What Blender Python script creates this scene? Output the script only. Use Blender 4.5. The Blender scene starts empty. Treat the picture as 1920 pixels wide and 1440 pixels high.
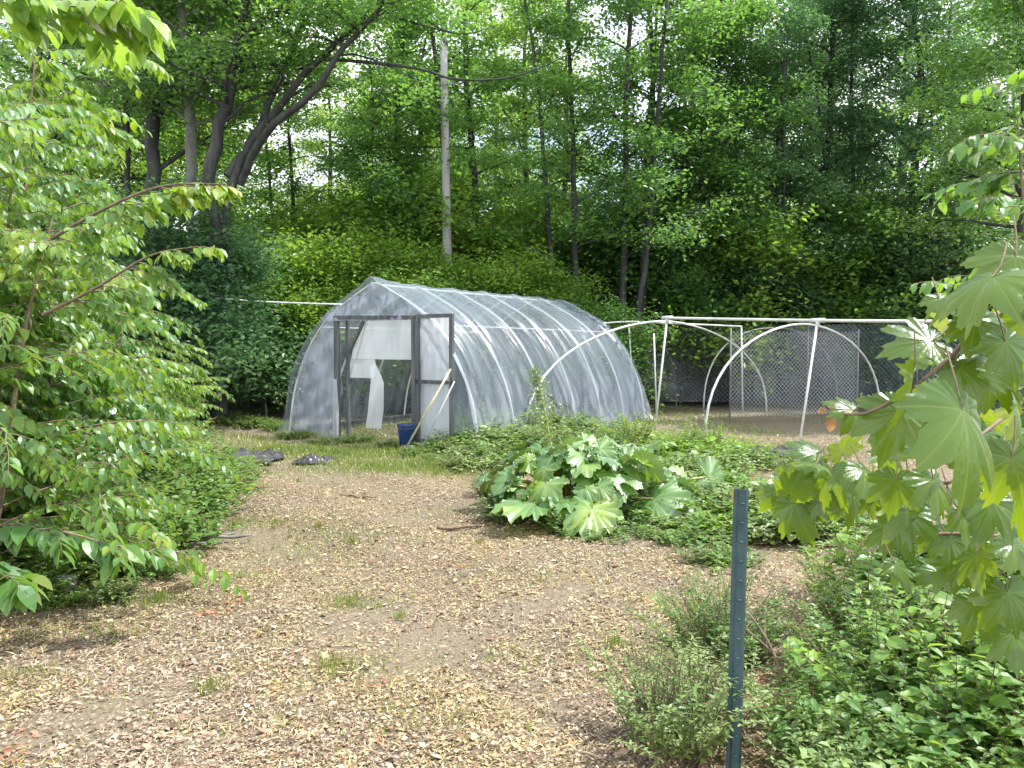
import bpy, math
import numpy as np
from mathutils import Vector, Matrix
R = math.radians
PI = math.pi
C = bpy.context.scene.collection

# ------------------------------------------------------------------ camera, sky, sun, exposure
F = 1480.0; CAMH = 1.5; PITCH = math.atan(70/F)
cam = bpy.data.objects.new('camera', bpy.data.cameras.new('camera'))
C.objects.link(cam); bpy.context.scene.camera = cam
cam.location = (0, 0, CAMH); cam.rotation_euler = (PI/2-PITCH, 0, 0)
cam.data.sensor_width = 36; cam.data.lens = F/1920*36
cam.data.clip_start = .05; cam.data.clip_end = 900
SUN_AZ = R(80); SUN_EL = R(60)
SUNV = Vector((math.sin(SUN_AZ)*math.cos(SUN_EL), math.cos(SUN_AZ)*math.cos(SUN_EL), math.sin(SUN_EL)))
sl = bpy.data.lights.new('sun', 'SUN'); sl.energy = 4.4; sl.angle = R(.5); sl.color = (1, .95, .86)
so = bpy.data.objects.new('sun', sl); C.objects.link(so)
so.rotation_euler = SUNV.to_track_quat('Z', 'Y').to_euler(); so.location = (8, 6, 25)
W = bpy.data.worlds.new('World'); bpy.context.scene.world = W; W.use_nodes = True
nt = W.node_tree; bg = nt.nodes['Background']
sky = nt.nodes.new('ShaderNodeTexSky'); sky.sky_type = 'NISHITA'; sky.sun_disc = False
sky.sun_elevation = SUN_EL; sky.sun_rotation = SUN_AZ; sky.dust_density = 2.0
tc = nt.nodes.new('ShaderNodeTexCoord'); cn = nt.nodes.new('ShaderNodeTexNoise')
cn.inputs['Scale'].default_value = 2.2; cn.inputs['Detail'].default_value = 6
cr = nt.nodes.new('ShaderNodeValToRGB'); cr.color_ramp.elements[0].position = .34; cr.color_ramp.elements[1].position = .58
mx = nt.nodes.new('ShaderNodeMix'); mx.data_type = 'RGBA'; mx.inputs['B'].default_value = (10, 10, 10.6, 1)
L = nt.links
L.new(tc.outputs['Generated'], cn.inputs['Vector']); L.new(cn.outputs['Fac'], cr.inputs['Fac'])
L.new(cr.outputs['Color'], mx.inputs['Factor']); L.new(sky.outputs['Color'], mx.inputs['A'])
L.new(mx.outputs['Result'], bg.inputs['Color']); bg.inputs['Strength'].default_value = .15
sc = bpy.context.scene
sc.view_settings.view_transform = 'Standard'; sc.view_settings.look = 'None'
sc.view_settings.exposure = .95; sc.view_settings.gamma = 1
sc.render.engine = 'CYCLES'
cy = sc.cycles
cy.max_bounces = 7; cy.diffuse_bounces = 3; cy.glossy_bounces = 2; cy.transmission_bounces = 4
cy.transparent_max_bounces = 12; cy.caustics_reflective = False; cy.caustics_refractive = False

rs = np.random.RandomState
def at(px, py, Y):
    """point of the place seen at that place of the photograph, Y metres ahead"""
    u = (px-960)/F; v = (720-py)/F
    cp, sp = math.cos(PITCH), math.sin(PITCH)
    dy = cp+v*sp; dz = -sp+v*cp
    k = Y/dy
    return Vector((u*k, Y, CAMH+dz*k))
def gr(px, py):
    cp, sp = math.cos(PITCH), math.sin(PITCH)
    v = (720-py)/F; k = CAMH/(sp-v*cp)
    return Vector(((px-960)/F*k, (cp+v*sp)*k, 0))

# ------------------------------------------------------------------ materials
def newmat(name):
    m = bpy.data.materials.new(name); m.use_nodes = True; m.node_tree.nodes.clear()
    return m, m.node_tree
def N(t, typ, **k):
    n = t.nodes.new(typ)
    for a, b in k.items():
        if a in n.inputs: n.inputs[a].default_value = b
        else: setattr(n, a, b)
    return n
def ramp(t, cols, fac):
    n = t.nodes.new('ShaderNodeValToRGB'); e = n.color_ramp.elements
    for i, c in enumerate(cols):
        p = i/(len(cols)-1)
        if i < 2: q = e[i]; q.position = p
        else: q = e.new(p)
        q.color = (*c, 1)
    # keep order sane when >2
    if len(cols) > 2:
        for i, c in enumerate(cols):
            e[i].position = i/(len(cols)-1)
        for i, c in enumerate(cols):
            e[i].color = (*c, 1)
    t.links.new(fac, n.inputs['Fac']); return n
def leafmat(name, cols, trans=(.32, .50, .05), tf=.45, rough=.42, gloss=.22, nscale=.5, veins=False, obrand=0., vein=(.38, .45, .16)):
    m, t = newmat(name); l = t.links
    g = N(t, 'ShaderNodeNewGeometry'); co = N(t, 'ShaderNodeTexCoord')
    no = N(t, 'ShaderNodeTexNoise', Scale=nscale, Detail=3.)
    l.new(co.outputs['Object'], no.inputs['Vector'])
    a = N(t, 'ShaderNodeMath', operation='MULTIPLY'); a.inputs[1].default_value = .5
    l.new(g.outputs['Random Per Island'], a.inputs[0])
    b = N(t, 'ShaderNodeMath', operation='MULTIPLY_ADD'); b.inputs[1].default_value = 1.5
    b.inputs[2].default_value = -.5
    l.new(no.outputs['Fac'], b.inputs[0])
    s = N(t, 'ShaderNodeMath', operation='ADD', use_clamp=True); l.new(a.outputs[0], s.inputs[0]); l.new(b.outputs[0], s.inputs[1])
    fac = s.outputs[0]
    if obrand:
        oi = N(t, 'ShaderNodeObjectInfo')
        c = N(t, 'ShaderNodeMath', operation='MULTIPLY_ADD', use_clamp=True); c.inputs[1].default_value = obrand
        d = N(t, 'ShaderNodeMath', operation='SUBTRACT'); d.inputs[1].default_value = obrand/2
        l.new(oi.outputs['Random'], c.inputs[0]); l.new(fac, d.inputs[0]); l.new(d.outputs[0], c.inputs[2]); fac = c.outputs[0]
    r = ramp(t, cols, fac); col = r.outputs['Color']
    if veins:
        uv = N(t, 'ShaderNodeUVMap'); sx = N(t, 'ShaderNodeSeparateXYZ'); l.new(uv.outputs[0], sx.inputs[0])
        mn = None
        for ang in ((0, 42, -42, 85, -85) if veins == 'palm' else (0, 28, -28, 58, -58, 95, -95)):
            ca, sa = math.cos(R(ang)), math.sin(R(ang))
            # distance from the ray at that angle, only ahead of the stalk
            p1 = N(t, 'ShaderNodeMath', operation='MULTIPLY'); p1.inputs[1].default_value = sa; l.new(sx.outputs[0], p1.inputs[0])
            p2 = N(t, 'ShaderNodeMath', operation='MULTIPLY'); p2.inputs[1].default_value = ca; l.new(sx.outputs[1], p2.inputs[0])
            p3 = N(t, 'ShaderNodeMath', operation='SUBTRACT'); l.new(p2.outputs[0], p3.inputs[0]); l.new(p1.outputs[0], p3.inputs[1])
            p4 = N(t, 'ShaderNodeMath', operation='ABSOLUTE'); l.new(p3.outputs[0], p4.inputs[0])
            q1 = N(t, 'ShaderNodeMath', operation='MULTIPLY'); q1.inputs[1].default_value = ca; l.new(sx.outputs[0], q1.inputs[0])
            q2 = N(t, 'ShaderNodeMath', operation='MULTIPLY'); q2.inputs[1].default_value = sa; l.new(sx.outputs[1], q2.inputs[0])
            q3 = N(t, 'ShaderNodeMath', operation='ADD'); l.new(q1.outputs[0], q3.inputs[0]); l.new(q2.outputs[0], q3.inputs[1])
            q4 = N(t, 'ShaderNodeMath', operation='LESS_THAN'); q4.inputs[1].default_value = 0; l.new(q3.outputs[0], q4.inputs[0])
            p5 = N(t, 'ShaderNodeMath', operation='ADD'); l.new(p4.outputs[0], p5.inputs[0]); l.new(q4.outputs[0], p5.inputs[1])
            if mn is None: mn = p5
            else:
                k = N(t, 'ShaderNodeMath', operation='MINIMUM'); l.new(mn.outputs[0], k.inputs[0]); l.new(p5.outputs[0], k.inputs[1]); mn = k
        mr = N(t, 'ShaderNodeMapRange'); mr.inputs['From Min'].default_value = .003; mr.inputs['From Max'].default_value = .016
        mr.inputs['To Min'].default_value = .55; mr.inputs['To Max'].default_value = 0; l.new(mn.outputs[0], mr.inputs['Value'])
        vm = N(t, 'ShaderNodeMix', data_type='RGBA'); vm.inputs['B'].default_value = (*vein, 1)
        l.new(mr.outputs[0], vm.inputs['Factor']); l.new(col, vm.inputs['A']); col = vm.outputs['Result']
    df = N(t, 'ShaderNodeBsdfDiffuse'); l.new(col, df.inputs['Color'])
    tr = N(t, 'ShaderNodeBsdfTranslucent')
    tm = N(t, 'ShaderNodeMix', data_type='RGBA', blend_type='MULTIPLY'); tm.inputs['Factor'].default_value = 0
    tm = N(t, 'ShaderNodeMix', data_type='RGBA'); tm.inputs['Factor'].default_value = .55
    tm.inputs['B'].default_value = (*trans, 1); l.new(col, tm.inputs['A']); l.new(tm.outputs['Result'], tr.inputs['Color'])
    ms = N(t, 'ShaderNodeMixShader'); ms.inputs[0].default_value = tf
    l.new(df.outputs[0], ms.inputs[1]); l.new(tr.outputs[0], ms.inputs[2])
    out = ms
    if gloss:
        gl = N(t, 'ShaderNodeBsdfGlossy', Roughness=rough); gl.inputs['Color'].default_value = (.9, .95, 1, 1)
        if veins:
            bn = N(t, 'ShaderNodeBump', Strength=.5, Distance=.004); nn = N(t, 'ShaderNodeTexNoise', Scale=60., Detail=2.)
            l.new(co.outputs['Object'], nn.inputs['Vector']); l.new(nn.outputs['Fac'], bn.inputs['Height']); l.new(bn.outputs[0], gl.inputs['Normal'])
        fr = N(t, 'ShaderNodeFresnel', IOR=1.4)
        fm = N(t, 'ShaderNodeMath', operation='MULTIPLY_ADD', use_clamp=True); fm.inputs[1].default_value = gloss*2; fm.inputs[2].default_value = gloss*.12
        l.new(fr.outputs[0], fm.inputs[0])
        m2 = N(t, 'ShaderNodeMixShader'); l.new(fm.outputs[0], m2.inputs[0]); l.new(ms.outputs[0], m2.inputs[1]); l.new(gl.outputs[0], m2.inputs[2]); out = m2
    o = N(t, 'ShaderNodeOutputMaterial'); l.new(out.outputs[0], o.inputs[0])
    return m
def surf(name, cols, scale=8., rough=.8, bump=.4, detail=6., stretch=(1, 1, 1), island=0., metal=0., dist=.02):
    m, t = newmat(name); l = t.links
    co = N(t, 'ShaderNodeTexCoord'); mp = N(t, 'ShaderNodeMapping'); mp.inputs['Scale'].default_value = stretch
    no = N(t, 'ShaderNodeTexNoise', Scale=scale, Detail=detail, Roughness=.62)
    l.new(co.outputs['Object'], mp.inputs[0]); l.new(mp.outputs[0], no.inputs['Vector'])
    k = N(t, 'ShaderNodeMapRange'); k.inputs['From Min'].default_value = .3; k.inputs['From Max'].default_value = .7
    l.new(no.outputs['Fac'], k.inputs['Value']); fac = k.outputs[0]
    if island:
        g = N(t, 'ShaderNodeNewGeometry'); mm = N(t, 'ShaderNodeMix'); mm.inputs['Factor'].default_value = island
        l.new(fac, mm.inputs['A']); l.new(g.outputs['Random Per Island'], mm.inputs['B']); fac = mm.outputs['Result']
    r = ramp(t, cols, fac)
    p = N(t, 'ShaderNodeBsdfPrincipled', Roughness=rough, Metallic=metal); l.new(r.outputs[0], p.inputs['Base Color'])
    if bump:
        b = N(t, 'ShaderNodeBump', Strength=bump, Distance=dist); l.new(no.outputs['Fac'], b.inputs['Height']); l.new(b.outputs[0], p.inputs['Normal'])
    o = N(t, 'ShaderNodeOutputMaterial'); l.new(p.outputs[0], o.inputs[0]); return m
def patchy(name, A, B, Cc, seed=0., scale=.9):
    """three families of colour that lie in patches over the ground, each piece its own tone"""
    m, t = newmat(name); l = t.links; g = N(t, 'ShaderNodeNewGeometry'); co = N(t, 'ShaderNodeTexCoord')
    mp = N(t, 'ShaderNodeMapping'); mp.inputs['Location'].default_value = (seed, seed*2, 0); l.new(co.outputs['Object'], mp.inputs[0])
    cols = [ramp(t, c, g.outputs['Random Per Island']).outputs['Color'] for c in (A, B, Cc)]
    cur = cols[0]
    for i, (c, sc_, lo, hi) in enumerate(((cols[1], scale, .47, .56), (cols[2], scale*1.7, .57, .63))):
        n = N(t, 'ShaderNodeTexNoise', Scale=sc_, Detail=4., Roughness=.7); l.new(mp.outputs[0], n.inputs['Vector'])
        if i: n.noise_dimensions = '4D'; n.inputs['W'].default_value = 3.3
        k = N(t, 'ShaderNodeMapRange'); k.inputs['From Min'].default_value = lo; k.inputs['From Max'].default_value = hi; l.new(n.outputs['Fac'], k.inputs['Value'])
        x = N(t, 'ShaderNodeMix', data_type='RGBA'); l.new(k.outputs[0], x.inputs['Factor']); l.new(cur, x.inputs['A']); l.new(c, x.inputs['B']); cur = x.outputs['Result']
    p = N(t, 'ShaderNodeBsdfPrincipled', Roughness=.9); l.new(cur, p.inputs['Base Color'])
    o = N(t, 'ShaderNodeOutputMaterial'); l.new(p.outputs[0], o.inputs[0]); return m
def film(name, alpha, col=(.80, .83, .88), rough=.28, gl=.16, tr=.5, scale=3., bump=.5, stretch=(1, 1, 1), var=.13):
    m, t = newmat(name); l = t.links
    co = N(t, 'ShaderNodeTexCoord'); mp = N(t, 'ShaderNodeMapping'); mp.inputs['Scale'].default_value = stretch; mp.inputs['Rotation'].default_value = (.35, 0, 0)
    no = N(t, 'ShaderNodeTexNoise', Scale=scale, Detail=5., Roughness=.6, Distortion=.5)
    l.new(co.outputs['Object'], mp.inputs[0]); l.new(mp.outputs[0], no.inputs['Vector'])
    bp = N(t, 'ShaderNodeBump', Strength=bump, Distance=.05); l.new(no.outputs['Fac'], bp.inputs['Height'])
    df = N(t, 'ShaderNodeBsdfDiffuse'); df.inputs[0].default_value = (*col, 1); l.new(bp.outputs[0], df.inputs['Normal'])
    tl = N(t, 'ShaderNodeBsdfTranslucent'); tl.inputs[0].default_value = (*col, 1); l.new(bp.outputs[0], tl.inputs['Normal'])
    a = N(t, 'ShaderNodeMixShader'); a.inputs[0].default_value = tr; l.new(df.outputs[0], a.inputs[1]); l.new(tl.outputs[0], a.inputs[2])
    g = N(t, 'ShaderNodeBsdfGlossy', Roughness=rough); l.new(bp.outputs[0], g.inputs['Normal'])
    b = N(t, 'ShaderNodeMixShader'); b.inputs[0].default_value = gl; l.new(a.outputs[0], b.inputs[1]); l.new(g.outputs[0], b.inputs[2])
    tp = N(t, 'ShaderNodeBsdfTransparent'); tp.inputs[0].default_value = (.93, .96, .98, 1)
    mr = N(t, 'ShaderNodeMapRange'); mr.inputs['From Min'].default_value = .35; mr.inputs['From Max'].default_value = .65
    mr.inputs['To Min'].default_value = alpha-var; mr.inputs['To Max'].default_value = alpha+var
    l.new(no.outputs['Fac'], mr.inputs['Value'])
    c = N(t, 'ShaderNodeMixShader'); l.new(mr.outputs[0], c.inputs[0]); l.new(tp.outputs[0], c.inputs[1]); l.new(b.outputs[0], c.inputs[2])
    o = N(t, 'ShaderNodeOutputMaterial'); l.new(c.outputs[0], o.inputs[0]); return m

M = {}
M['leaf_wood'] = leafmat('leaf_wood', [(.035, .115, .028), (.065, .185, .035), (.11, .26, .04), (.20, .35, .05)], trans=(.34, .64, .09), tf=.55, gloss=.16, nscale=.45, obrand=.5)
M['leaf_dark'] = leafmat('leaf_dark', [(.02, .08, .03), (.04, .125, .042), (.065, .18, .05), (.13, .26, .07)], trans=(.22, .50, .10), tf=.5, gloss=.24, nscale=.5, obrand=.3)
M['leaf_lime'] = leafmat('leaf_lime', [(.08, .18, .028), (.14, .28, .035), (.21, .37, .04), (.31, .44, .055)], trans=(.46, .70, .07), tf=.55, gloss=.14, nscale=.9, obrand=.3)
M['leaf_near'] = leafmat('leaf_near', [(.028, .10, .022), (.055, .165, .03), (.10, .24, .035), (.20, .34, .04)], trans=(.38, .64, .04), tf=.5, gloss=.2, rough=.42, nscale=1.1)
M['leaf_sap'] = leafmat('leaf_sap', [(.04, .13, .02), (.075, .20, .026), (.14, .29, .025), (.34, .40, .025)], trans=(.46, .68, .025), tf=.54, gloss=.22, rough=.42, nscale=1.3)
M['leaf_bush'] = leafmat('leaf_bush', [(.045, .13, .025), (.08, .19, .035), (.14, .27, .045), (.22, .34, .05)], trans=(.44, .60, .06), tf=.5, gloss=.16, rough=.45, nscale=1.8)
M['leaf_pale'] = leafmat('leaf_pale', [(.09, .17, .05), (.15, .25, .07), (.21, .32, .09), (.27, .36, .10)], trans=(.4, .5, .08), tf=.42, gloss=.2, nscale=2)
M['leaf_maple'] = leafmat('leaf_maple', [(.022, .075, .008), (.042, .12, .01), (.085, .17, .012), (.30, .31, .015)], trans=(.40, .52, .01), tf=.54, gloss=.18, rough=.3, nscale=7, veins='palm', vein=(.18, .26, .05))
M['leaf_rhubarb'] = leafmat('leaf_rhubarb', [(.04, .14, .025), (.075, .21, .035), (.14, .29, .04), (.28, .40, .03)], trans=(.44, .66, .03), tf=.45, gloss=.36, rough=.4, nscale=3.5, veins='rhub', vein=(.28, .38, .14))
M['leaf_red'] = leafmat('leaf_red', [(.36, .13, .09), (.42, .22, .12), (.42, .33, .12)], trans=(.55, .32, .12), tf=.4, gloss=.15, nscale=12)
M['grass'] = leafmat('grass', [(.09, .14, .025), (.16, .22, .04), (.26, .29, .09)], trans=(.4, .5, .08), tf=.35, gloss=.06, nscale=1.5)
M['straw'] = patchy('straw', [(0.121, 0.090, 0.039), (0.275, 0.216, 0.101), (0.418, 0.337, 0.175), (0.616, 0.520, 0.304)], [(0.105, 0.080, 0.051), (0.231, 0.173, 0.110), (0.363, 0.286, 0.193), (0.572, 0.479, 0.350)], [(0.121, 0.143, 0.028), (0.231, 0.250, 0.046), (0.352, 0.337, 0.101)])
M['litter'] = patchy('litter', [(0.066, 0.043, 0.024), (0.198, 0.138, 0.074), (0.352, 0.255, 0.143), (0.572, 0.459, 0.276)], [(0.072, 0.046, 0.032), (0.187, 0.128, 0.087), (0.330, 0.240, 0.175), (0.550, 0.439, 0.322)], [(0.154, 0.051, 0.032), (0.308, 0.128, 0.078), (0.418, 0.204, 0.133)])
M['chips'] = patchy('chips', [(0.088, 0.067, 0.039), (0.231, 0.189, 0.110), (0.418, 0.357, 0.225)], [(0.099, 0.080, 0.057), (0.231, 0.189, 0.138), (0.429, 0.367, 0.285)], [(0.187, 0.087, 0.060), (0.297, 0.168, 0.115)])
M['bark'] = surf('bark', [(.012, .014, .013), (.036, .039, .037), (.08, .085, .08)], scale=5., stretch=(1, 1, .22), bump=.8, dist=.04)
M['bark_pale'] = surf('bark_pale', [(.10, .10, .10), (.19, .19, .185), (.30, .30, .29)], scale=5., stretch=(1, 1, .3), bump=.6)
M['twig'] = surf('twig', [(.07, .05, .035), (.16, .12, .08), (.24, .18, .12)], scale=20., bump=.3)
M['petiole'] = surf('petiole', [(.22, .32, .08), (.40, .42, .14), (.45, .22, .12)], scale=12., bump=.1, rough=.5)
M['pole'] = surf('pole', [(.26, .26, .265), (.38, .38, .385), (.48, .48, .48)], scale=9., stretch=(1, 1, .08), bump=.6)
M['plank'] = surf('plank', [(.035, .04, .043), (.08, .088, .092), (.145, .155, .155)], scale=12., stretch=(1, 1, .12), bump=.5)
M['pvc'] = surf('pvc', [(.40, .42, .40), (.56, .58, .56), (.66, .67, .65)], scale=3., rough=.4, bump=.1)
M['greenpaint'] = surf('greenpaint', [(.02, .05, .057), (.03, .07, .078), (.045, .09, .095), (.10, .10, .08)], scale=18., rough=.5, bump=.4, stretch=(1, 1, .4), dist=.004)
M['orange'] = surf('orange', [(.45, .14, .04), (.62, .22, .06)], scale=30., bump=.1)
M['blue'] = surf('blue', [(.01, .03, .11), (.02, .055, .19)], scale=14., rough=.35, bump=.1)
M['handle'] = surf('handle', [(.40, .36, .20), (.60, .55, .34)], scale=30., stretch=(1, 1, .1), bump=.2, rough=.5)
M['steel'] = surf('steel', [(.10, .10, .10), (.25, .25, .26)], scale=20., rough=.5, metal=.8, bump=.2)
M['black'] = surf('black', [(.012, .012, .016), (.035, .033, .045), (.08, .075, .09)], scale=7., rough=.38, bump=.6)
M['greyplastic'] = surf('greyplastic', [(.10, .10, .11), (.18, .18, .19)], scale=12., rough=.5, bump=.15)
M['net'] = surf('net', [(.05, .07, .08), (.08, .105, .12)], scale=4., bump=0)
M['wire'] = surf('wire', [(.13, .16, .16), (.25, .29, .28)], scale=4., rough=.5, metal=.3, bump=0)
M['wire_light'] = surf('wire_light', [(.34, .38, .37), (.5, .54, .53)], scale=4., rough=.5, bump=0)
M['rope'] = surf('rope', [(.55, .56, .54), (.7, .7, .68)], scale=14., bump=.1)
M['film'] = film('film', .38, col=(.38, .46, .59), scale=1.8, stretch=(.25, 2.2, .2), gl=.30, rough=.28, tr=.4, bump=.8, var=.12)
M['film_end'] = film('film_end', .50, col=(.36, .42, .56), scale=2.6, stretch=(3.2, 1, .5), gl=.22, tr=.4, bump=1., var=.10)
M['film_white'] = film('film_white', .82, col=(.70, .75, .80), scale=1.6, stretch=(2.5, 1, .6), gl=.08, tr=.6, bump=.5, var=.06)
M['netfilm'] = film('netfilm', .50, col=(.06, .085, .11), scale=2.5, gl=.08, tr=.3, bump=.3, stretch=(.5, .5, 3), var=.14)

# ground
def ground_mat(name, base):
    m, t = newmat(name); l = t.links
    co = N(t, 'ShaderNodeTexCoord')
    n1 = N(t, 'ShaderNodeTexNoise', Scale=1.1, Detail=6., Roughness=.65); n2 = N(t, 'ShaderNodeTexNoise', Scale=38., Detail=5., Roughness=.75)
    n3 = N(t, 'ShaderNodeTexVoronoi', Scale=55.)
    for n in (n1, n2, n3): l.new(co.outputs['Object'], n.inputs['Vector'])
    r1 = ramp(t, base, n2.outputs['Fac'])
    r2 = ramp(t, [(.09, .07, .05), (.22, .185, .125), (.17, .18, .09)], n1.outputs['Fac'])
    x = N(t, 'ShaderNodeMix', data_type='RGBA'); x.inputs['Factor'].default_value = .5
    l.new(r1.outputs[0], x.inputs['A']); l.new(r2.outputs[0], x.inputs['B'])
    p = N(t, 'ShaderNodeBsdfPrincipled', Roughness=.95); l.new(x.outputs['Result'], p.inputs['Base Color'])
    ad = N(t, 'ShaderNodeMath', operation='ADD'); l.new(n2.outputs['Fac'], ad.inputs[0]); l.new(n3.outputs['Distance'], ad.inputs[1])
    b = N(t, 'ShaderNodeBump', Strength=.8, Distance=.02); l.new(ad.outputs[0], b.inputs['Height']); l.new(b.outputs[0], p.inputs['Normal'])
    o = N(t, 'ShaderNodeOutputMaterial'); l.new(p.outputs[0], o.inputs[0]); return m
M['ground'] = ground_mat('ground', [(.05, .04, .028), (.10, .08, .055), (.17, .14, .10), (.28, .24, .17)])

# ------------------------------------------------------------------ mesh helpers
class Buf:
    def __init__(s): s.v = []; s.q = []; s.t = []; s.n = 0; s.mq = []; s.mt = []; s.uv = None
    def add(s, V, Q=None, T=None, mi=0):
        V = np.asarray(V, float).reshape(-1, 3)
        if Q is not None and len(Q): Q = np.asarray(Q, int); s.q.append(Q+s.n); s.mq.append(np.full(len(Q), mi))
        if T is not None and len(T): T = np.asarray(T, int); s.t.append(T+s.n); s.mt.append(np.full(len(T), mi))
        s.v.append(V); s.n += len(V)
def mesh(name, b, mats, smooth=False, uvs=None):
    V = np.concatenate(b.v) if b.v else np.zeros((0, 3))
    Q = np.concatenate(b.q) if b.q else np.zeros((0, 4), int); T = np.concatenate(b.t) if b.t else np.zeros((0, 3), int)
    mi = np.concatenate(b.mq+b.mt) if (b.mq or b.mt) else np.zeros(0, int)
    me = bpy.data.meshes.new(name); me.vertices.add(len(V)); me.vertices.foreach_set('co', V.ravel())
    nl = len(Q)*4+len(T)*3; me.loops.add(nl); idx = np.concatenate([Q.ravel(), T.ravel()])
    me.loops.foreach_set('vertex_index', idx.astype(np.int32))
    st = np.concatenate([np.arange(len(Q))*4, len(Q)*4+np.arange(len(T))*3]).astype(np.int32)
    me.polygons.add(len(st)); me.polygons.foreach_set('loop_start', st)
    me.polygons.foreach_set('material_index', mi.astype(np.int32))
    me.polygons.foreach_set('use_smooth', np.full(len(st), smooth))
    if uvs is not None:
        ul = me.uv_layers.new(name='UVMap'); ul.data.foreach_set('uv', np.asarray(uvs, float)[idx].ravel())
    for m in (mats if isinstance(mats, (list, tuple)) else [mats]): me.materials.append(M[m])
    me.update(calc_edges=True); me.validate(); return me
def ob(name, me, parent=None, loc=None):
    o = bpy.data.objects.new(name, me); C.objects.link(o)
    if parent: o.parent = parent
    if loc is not None: o.location = loc
    return o
def tag(o, label=None, cat=None, group=None, kind=None):
    if label: o['label'] = label
    if cat: o['category'] = cat
    if group: o['group'] = group
    if kind: o['kind'] = kind
    return o
def root(name, label, cat, loc=(0, 0, 0), rz=0, group=None):
    o = bpy.data.objects.new(name, None); C.objects.link(o); o.location = loc; o.rotation_euler = (0, 0, rz); o.empty_display_size = .2
    return tag(o, label, cat, group)
def dup(r, loc, rz, s=1, label=None, group=None):
    c = r.copy(); C.objects.link(c); c.location = loc; c.rotation_euler = (0, 0, rz)
    c.scale = (s, s, s) if not isinstance(s, tuple) else s
    if label: c['label'] = label
    if group: c['group'] = group
    for ch in [x for x in bpy.data.objects if x.parent == r]:
        d = ch.copy(); C.objects.link(d); d.parent = c
    return c
def nrm(a): return a/np.maximum(np.linalg.norm(a, axis=-1, keepdims=True), 1e-9)
def spline(P, R_, n):
    """Catmull-Rom through points with radii"""
    P = np.asarray(P, float); R_ = np.asarray(R_, float); m = len(P)
    if m == 2: t = np.linspace(0, 1, n)[:, None]; return P[0]*(1-t)+P[1]*t, R_[0]*(1-t[:, 0])+R_[1]*t[:, 0]
    E = np.vstack([2*P[0]-P[1], P, 2*P[-1]-P[-2]]); o = []; rr = []
    for u in np.linspace(0, m-1-1e-6, n):
        i = int(u); f = u-i; a, b, c, d = E[i:i+4]
        o.append(.5*((2*b)+(-a+c)*f+(2*a-5*b+4*c-d)*f*f+(-a+3*b-3*c+d)*f**3)); rr.append(R_[i]*(1-f)+R_[i+1]*f)
    return np.array(o), np.array(rr)
def tube(b, P, R_, sides=6, n=None, mi=0, cap=False):
    if n: P, R_ = spline(P, R_, n)
    P = np.asarray(P, float); R_ = np.broadcast_to(np.asarray(R_, float), (len(P),))
    T = nrm(np.gradient(P, axis=0)); ref = np.array([0, 0, 1.]) if abs(T[0][2]) < .9 else np.array([1., 0, 0])
    A = nrm(np.cross(T, ref)); B = np.cross(T, A)
    th = np.linspace(0, 2*PI, sides, endpoint=False)
    V = P[:, None]+R_[:, None, None]*(np.cos(th)[None, :, None]*A[:, None]+np.sin(th)[None, :, None]*B[:, None])
    m = len(P); i = np.arange(m-1)[:, None]*sides; j = np.arange(sides)[None]; k = (j+1) % sides
    Q = np.stack([i+j, i+k, i+sides+k, i+sides+j], -1).reshape(-1, 4)
    V = V.reshape(-1, 3); Tn = []
    if cap:
        V = np.vstack([V, P[0], P[-1]]); a = m*sides
        Tn = [(a, (q+1) % sides, q) for q in range(sides)]+[(a+1, (m-1)*sides+q, (m-1)*sides+(q+1) % sides) for q in range(sides)]
    b.add(V, Q, Tn, mi)
def box(b, x0, x1, y0, y1, z0, z1, mi=0, bev=0):
    V = [(x, y, z) for z in (z0, z1) for y in (y0, y1) for x in (x0, x1)]
    b.add(V, [(0, 2, 3, 1), (4, 5, 7, 6), (0, 1, 5, 4), (2, 6, 7, 3), (0, 4, 6, 2), (1, 3, 7, 5)], mi=mi)
def beam(b, A, B, w, d, mi=0):
    """rectangular bar from A to B"""
    A = np.array(A, float); B = np.array(B, float); t = nrm(B-A); r = np.array([0, 0, 1.]) if abs(t[2]) < .8 else np.array([0, 1., 0])
    s = nrm(np.cross(t, r)); u = np.cross(s, t)
    V = [p+s*w/2*i+u*d/2*j for p in (A, B) for i, j in ((-1, -1), (1, -1), (1, 1), (-1, 1))]
    b.add(V, [(0, 1, 5, 4), (1, 2, 6, 5), (2, 3, 7, 6), (3, 0, 4, 7), (3, 2, 1, 0), (4, 5, 6, 7)], mi=mi)

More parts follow.
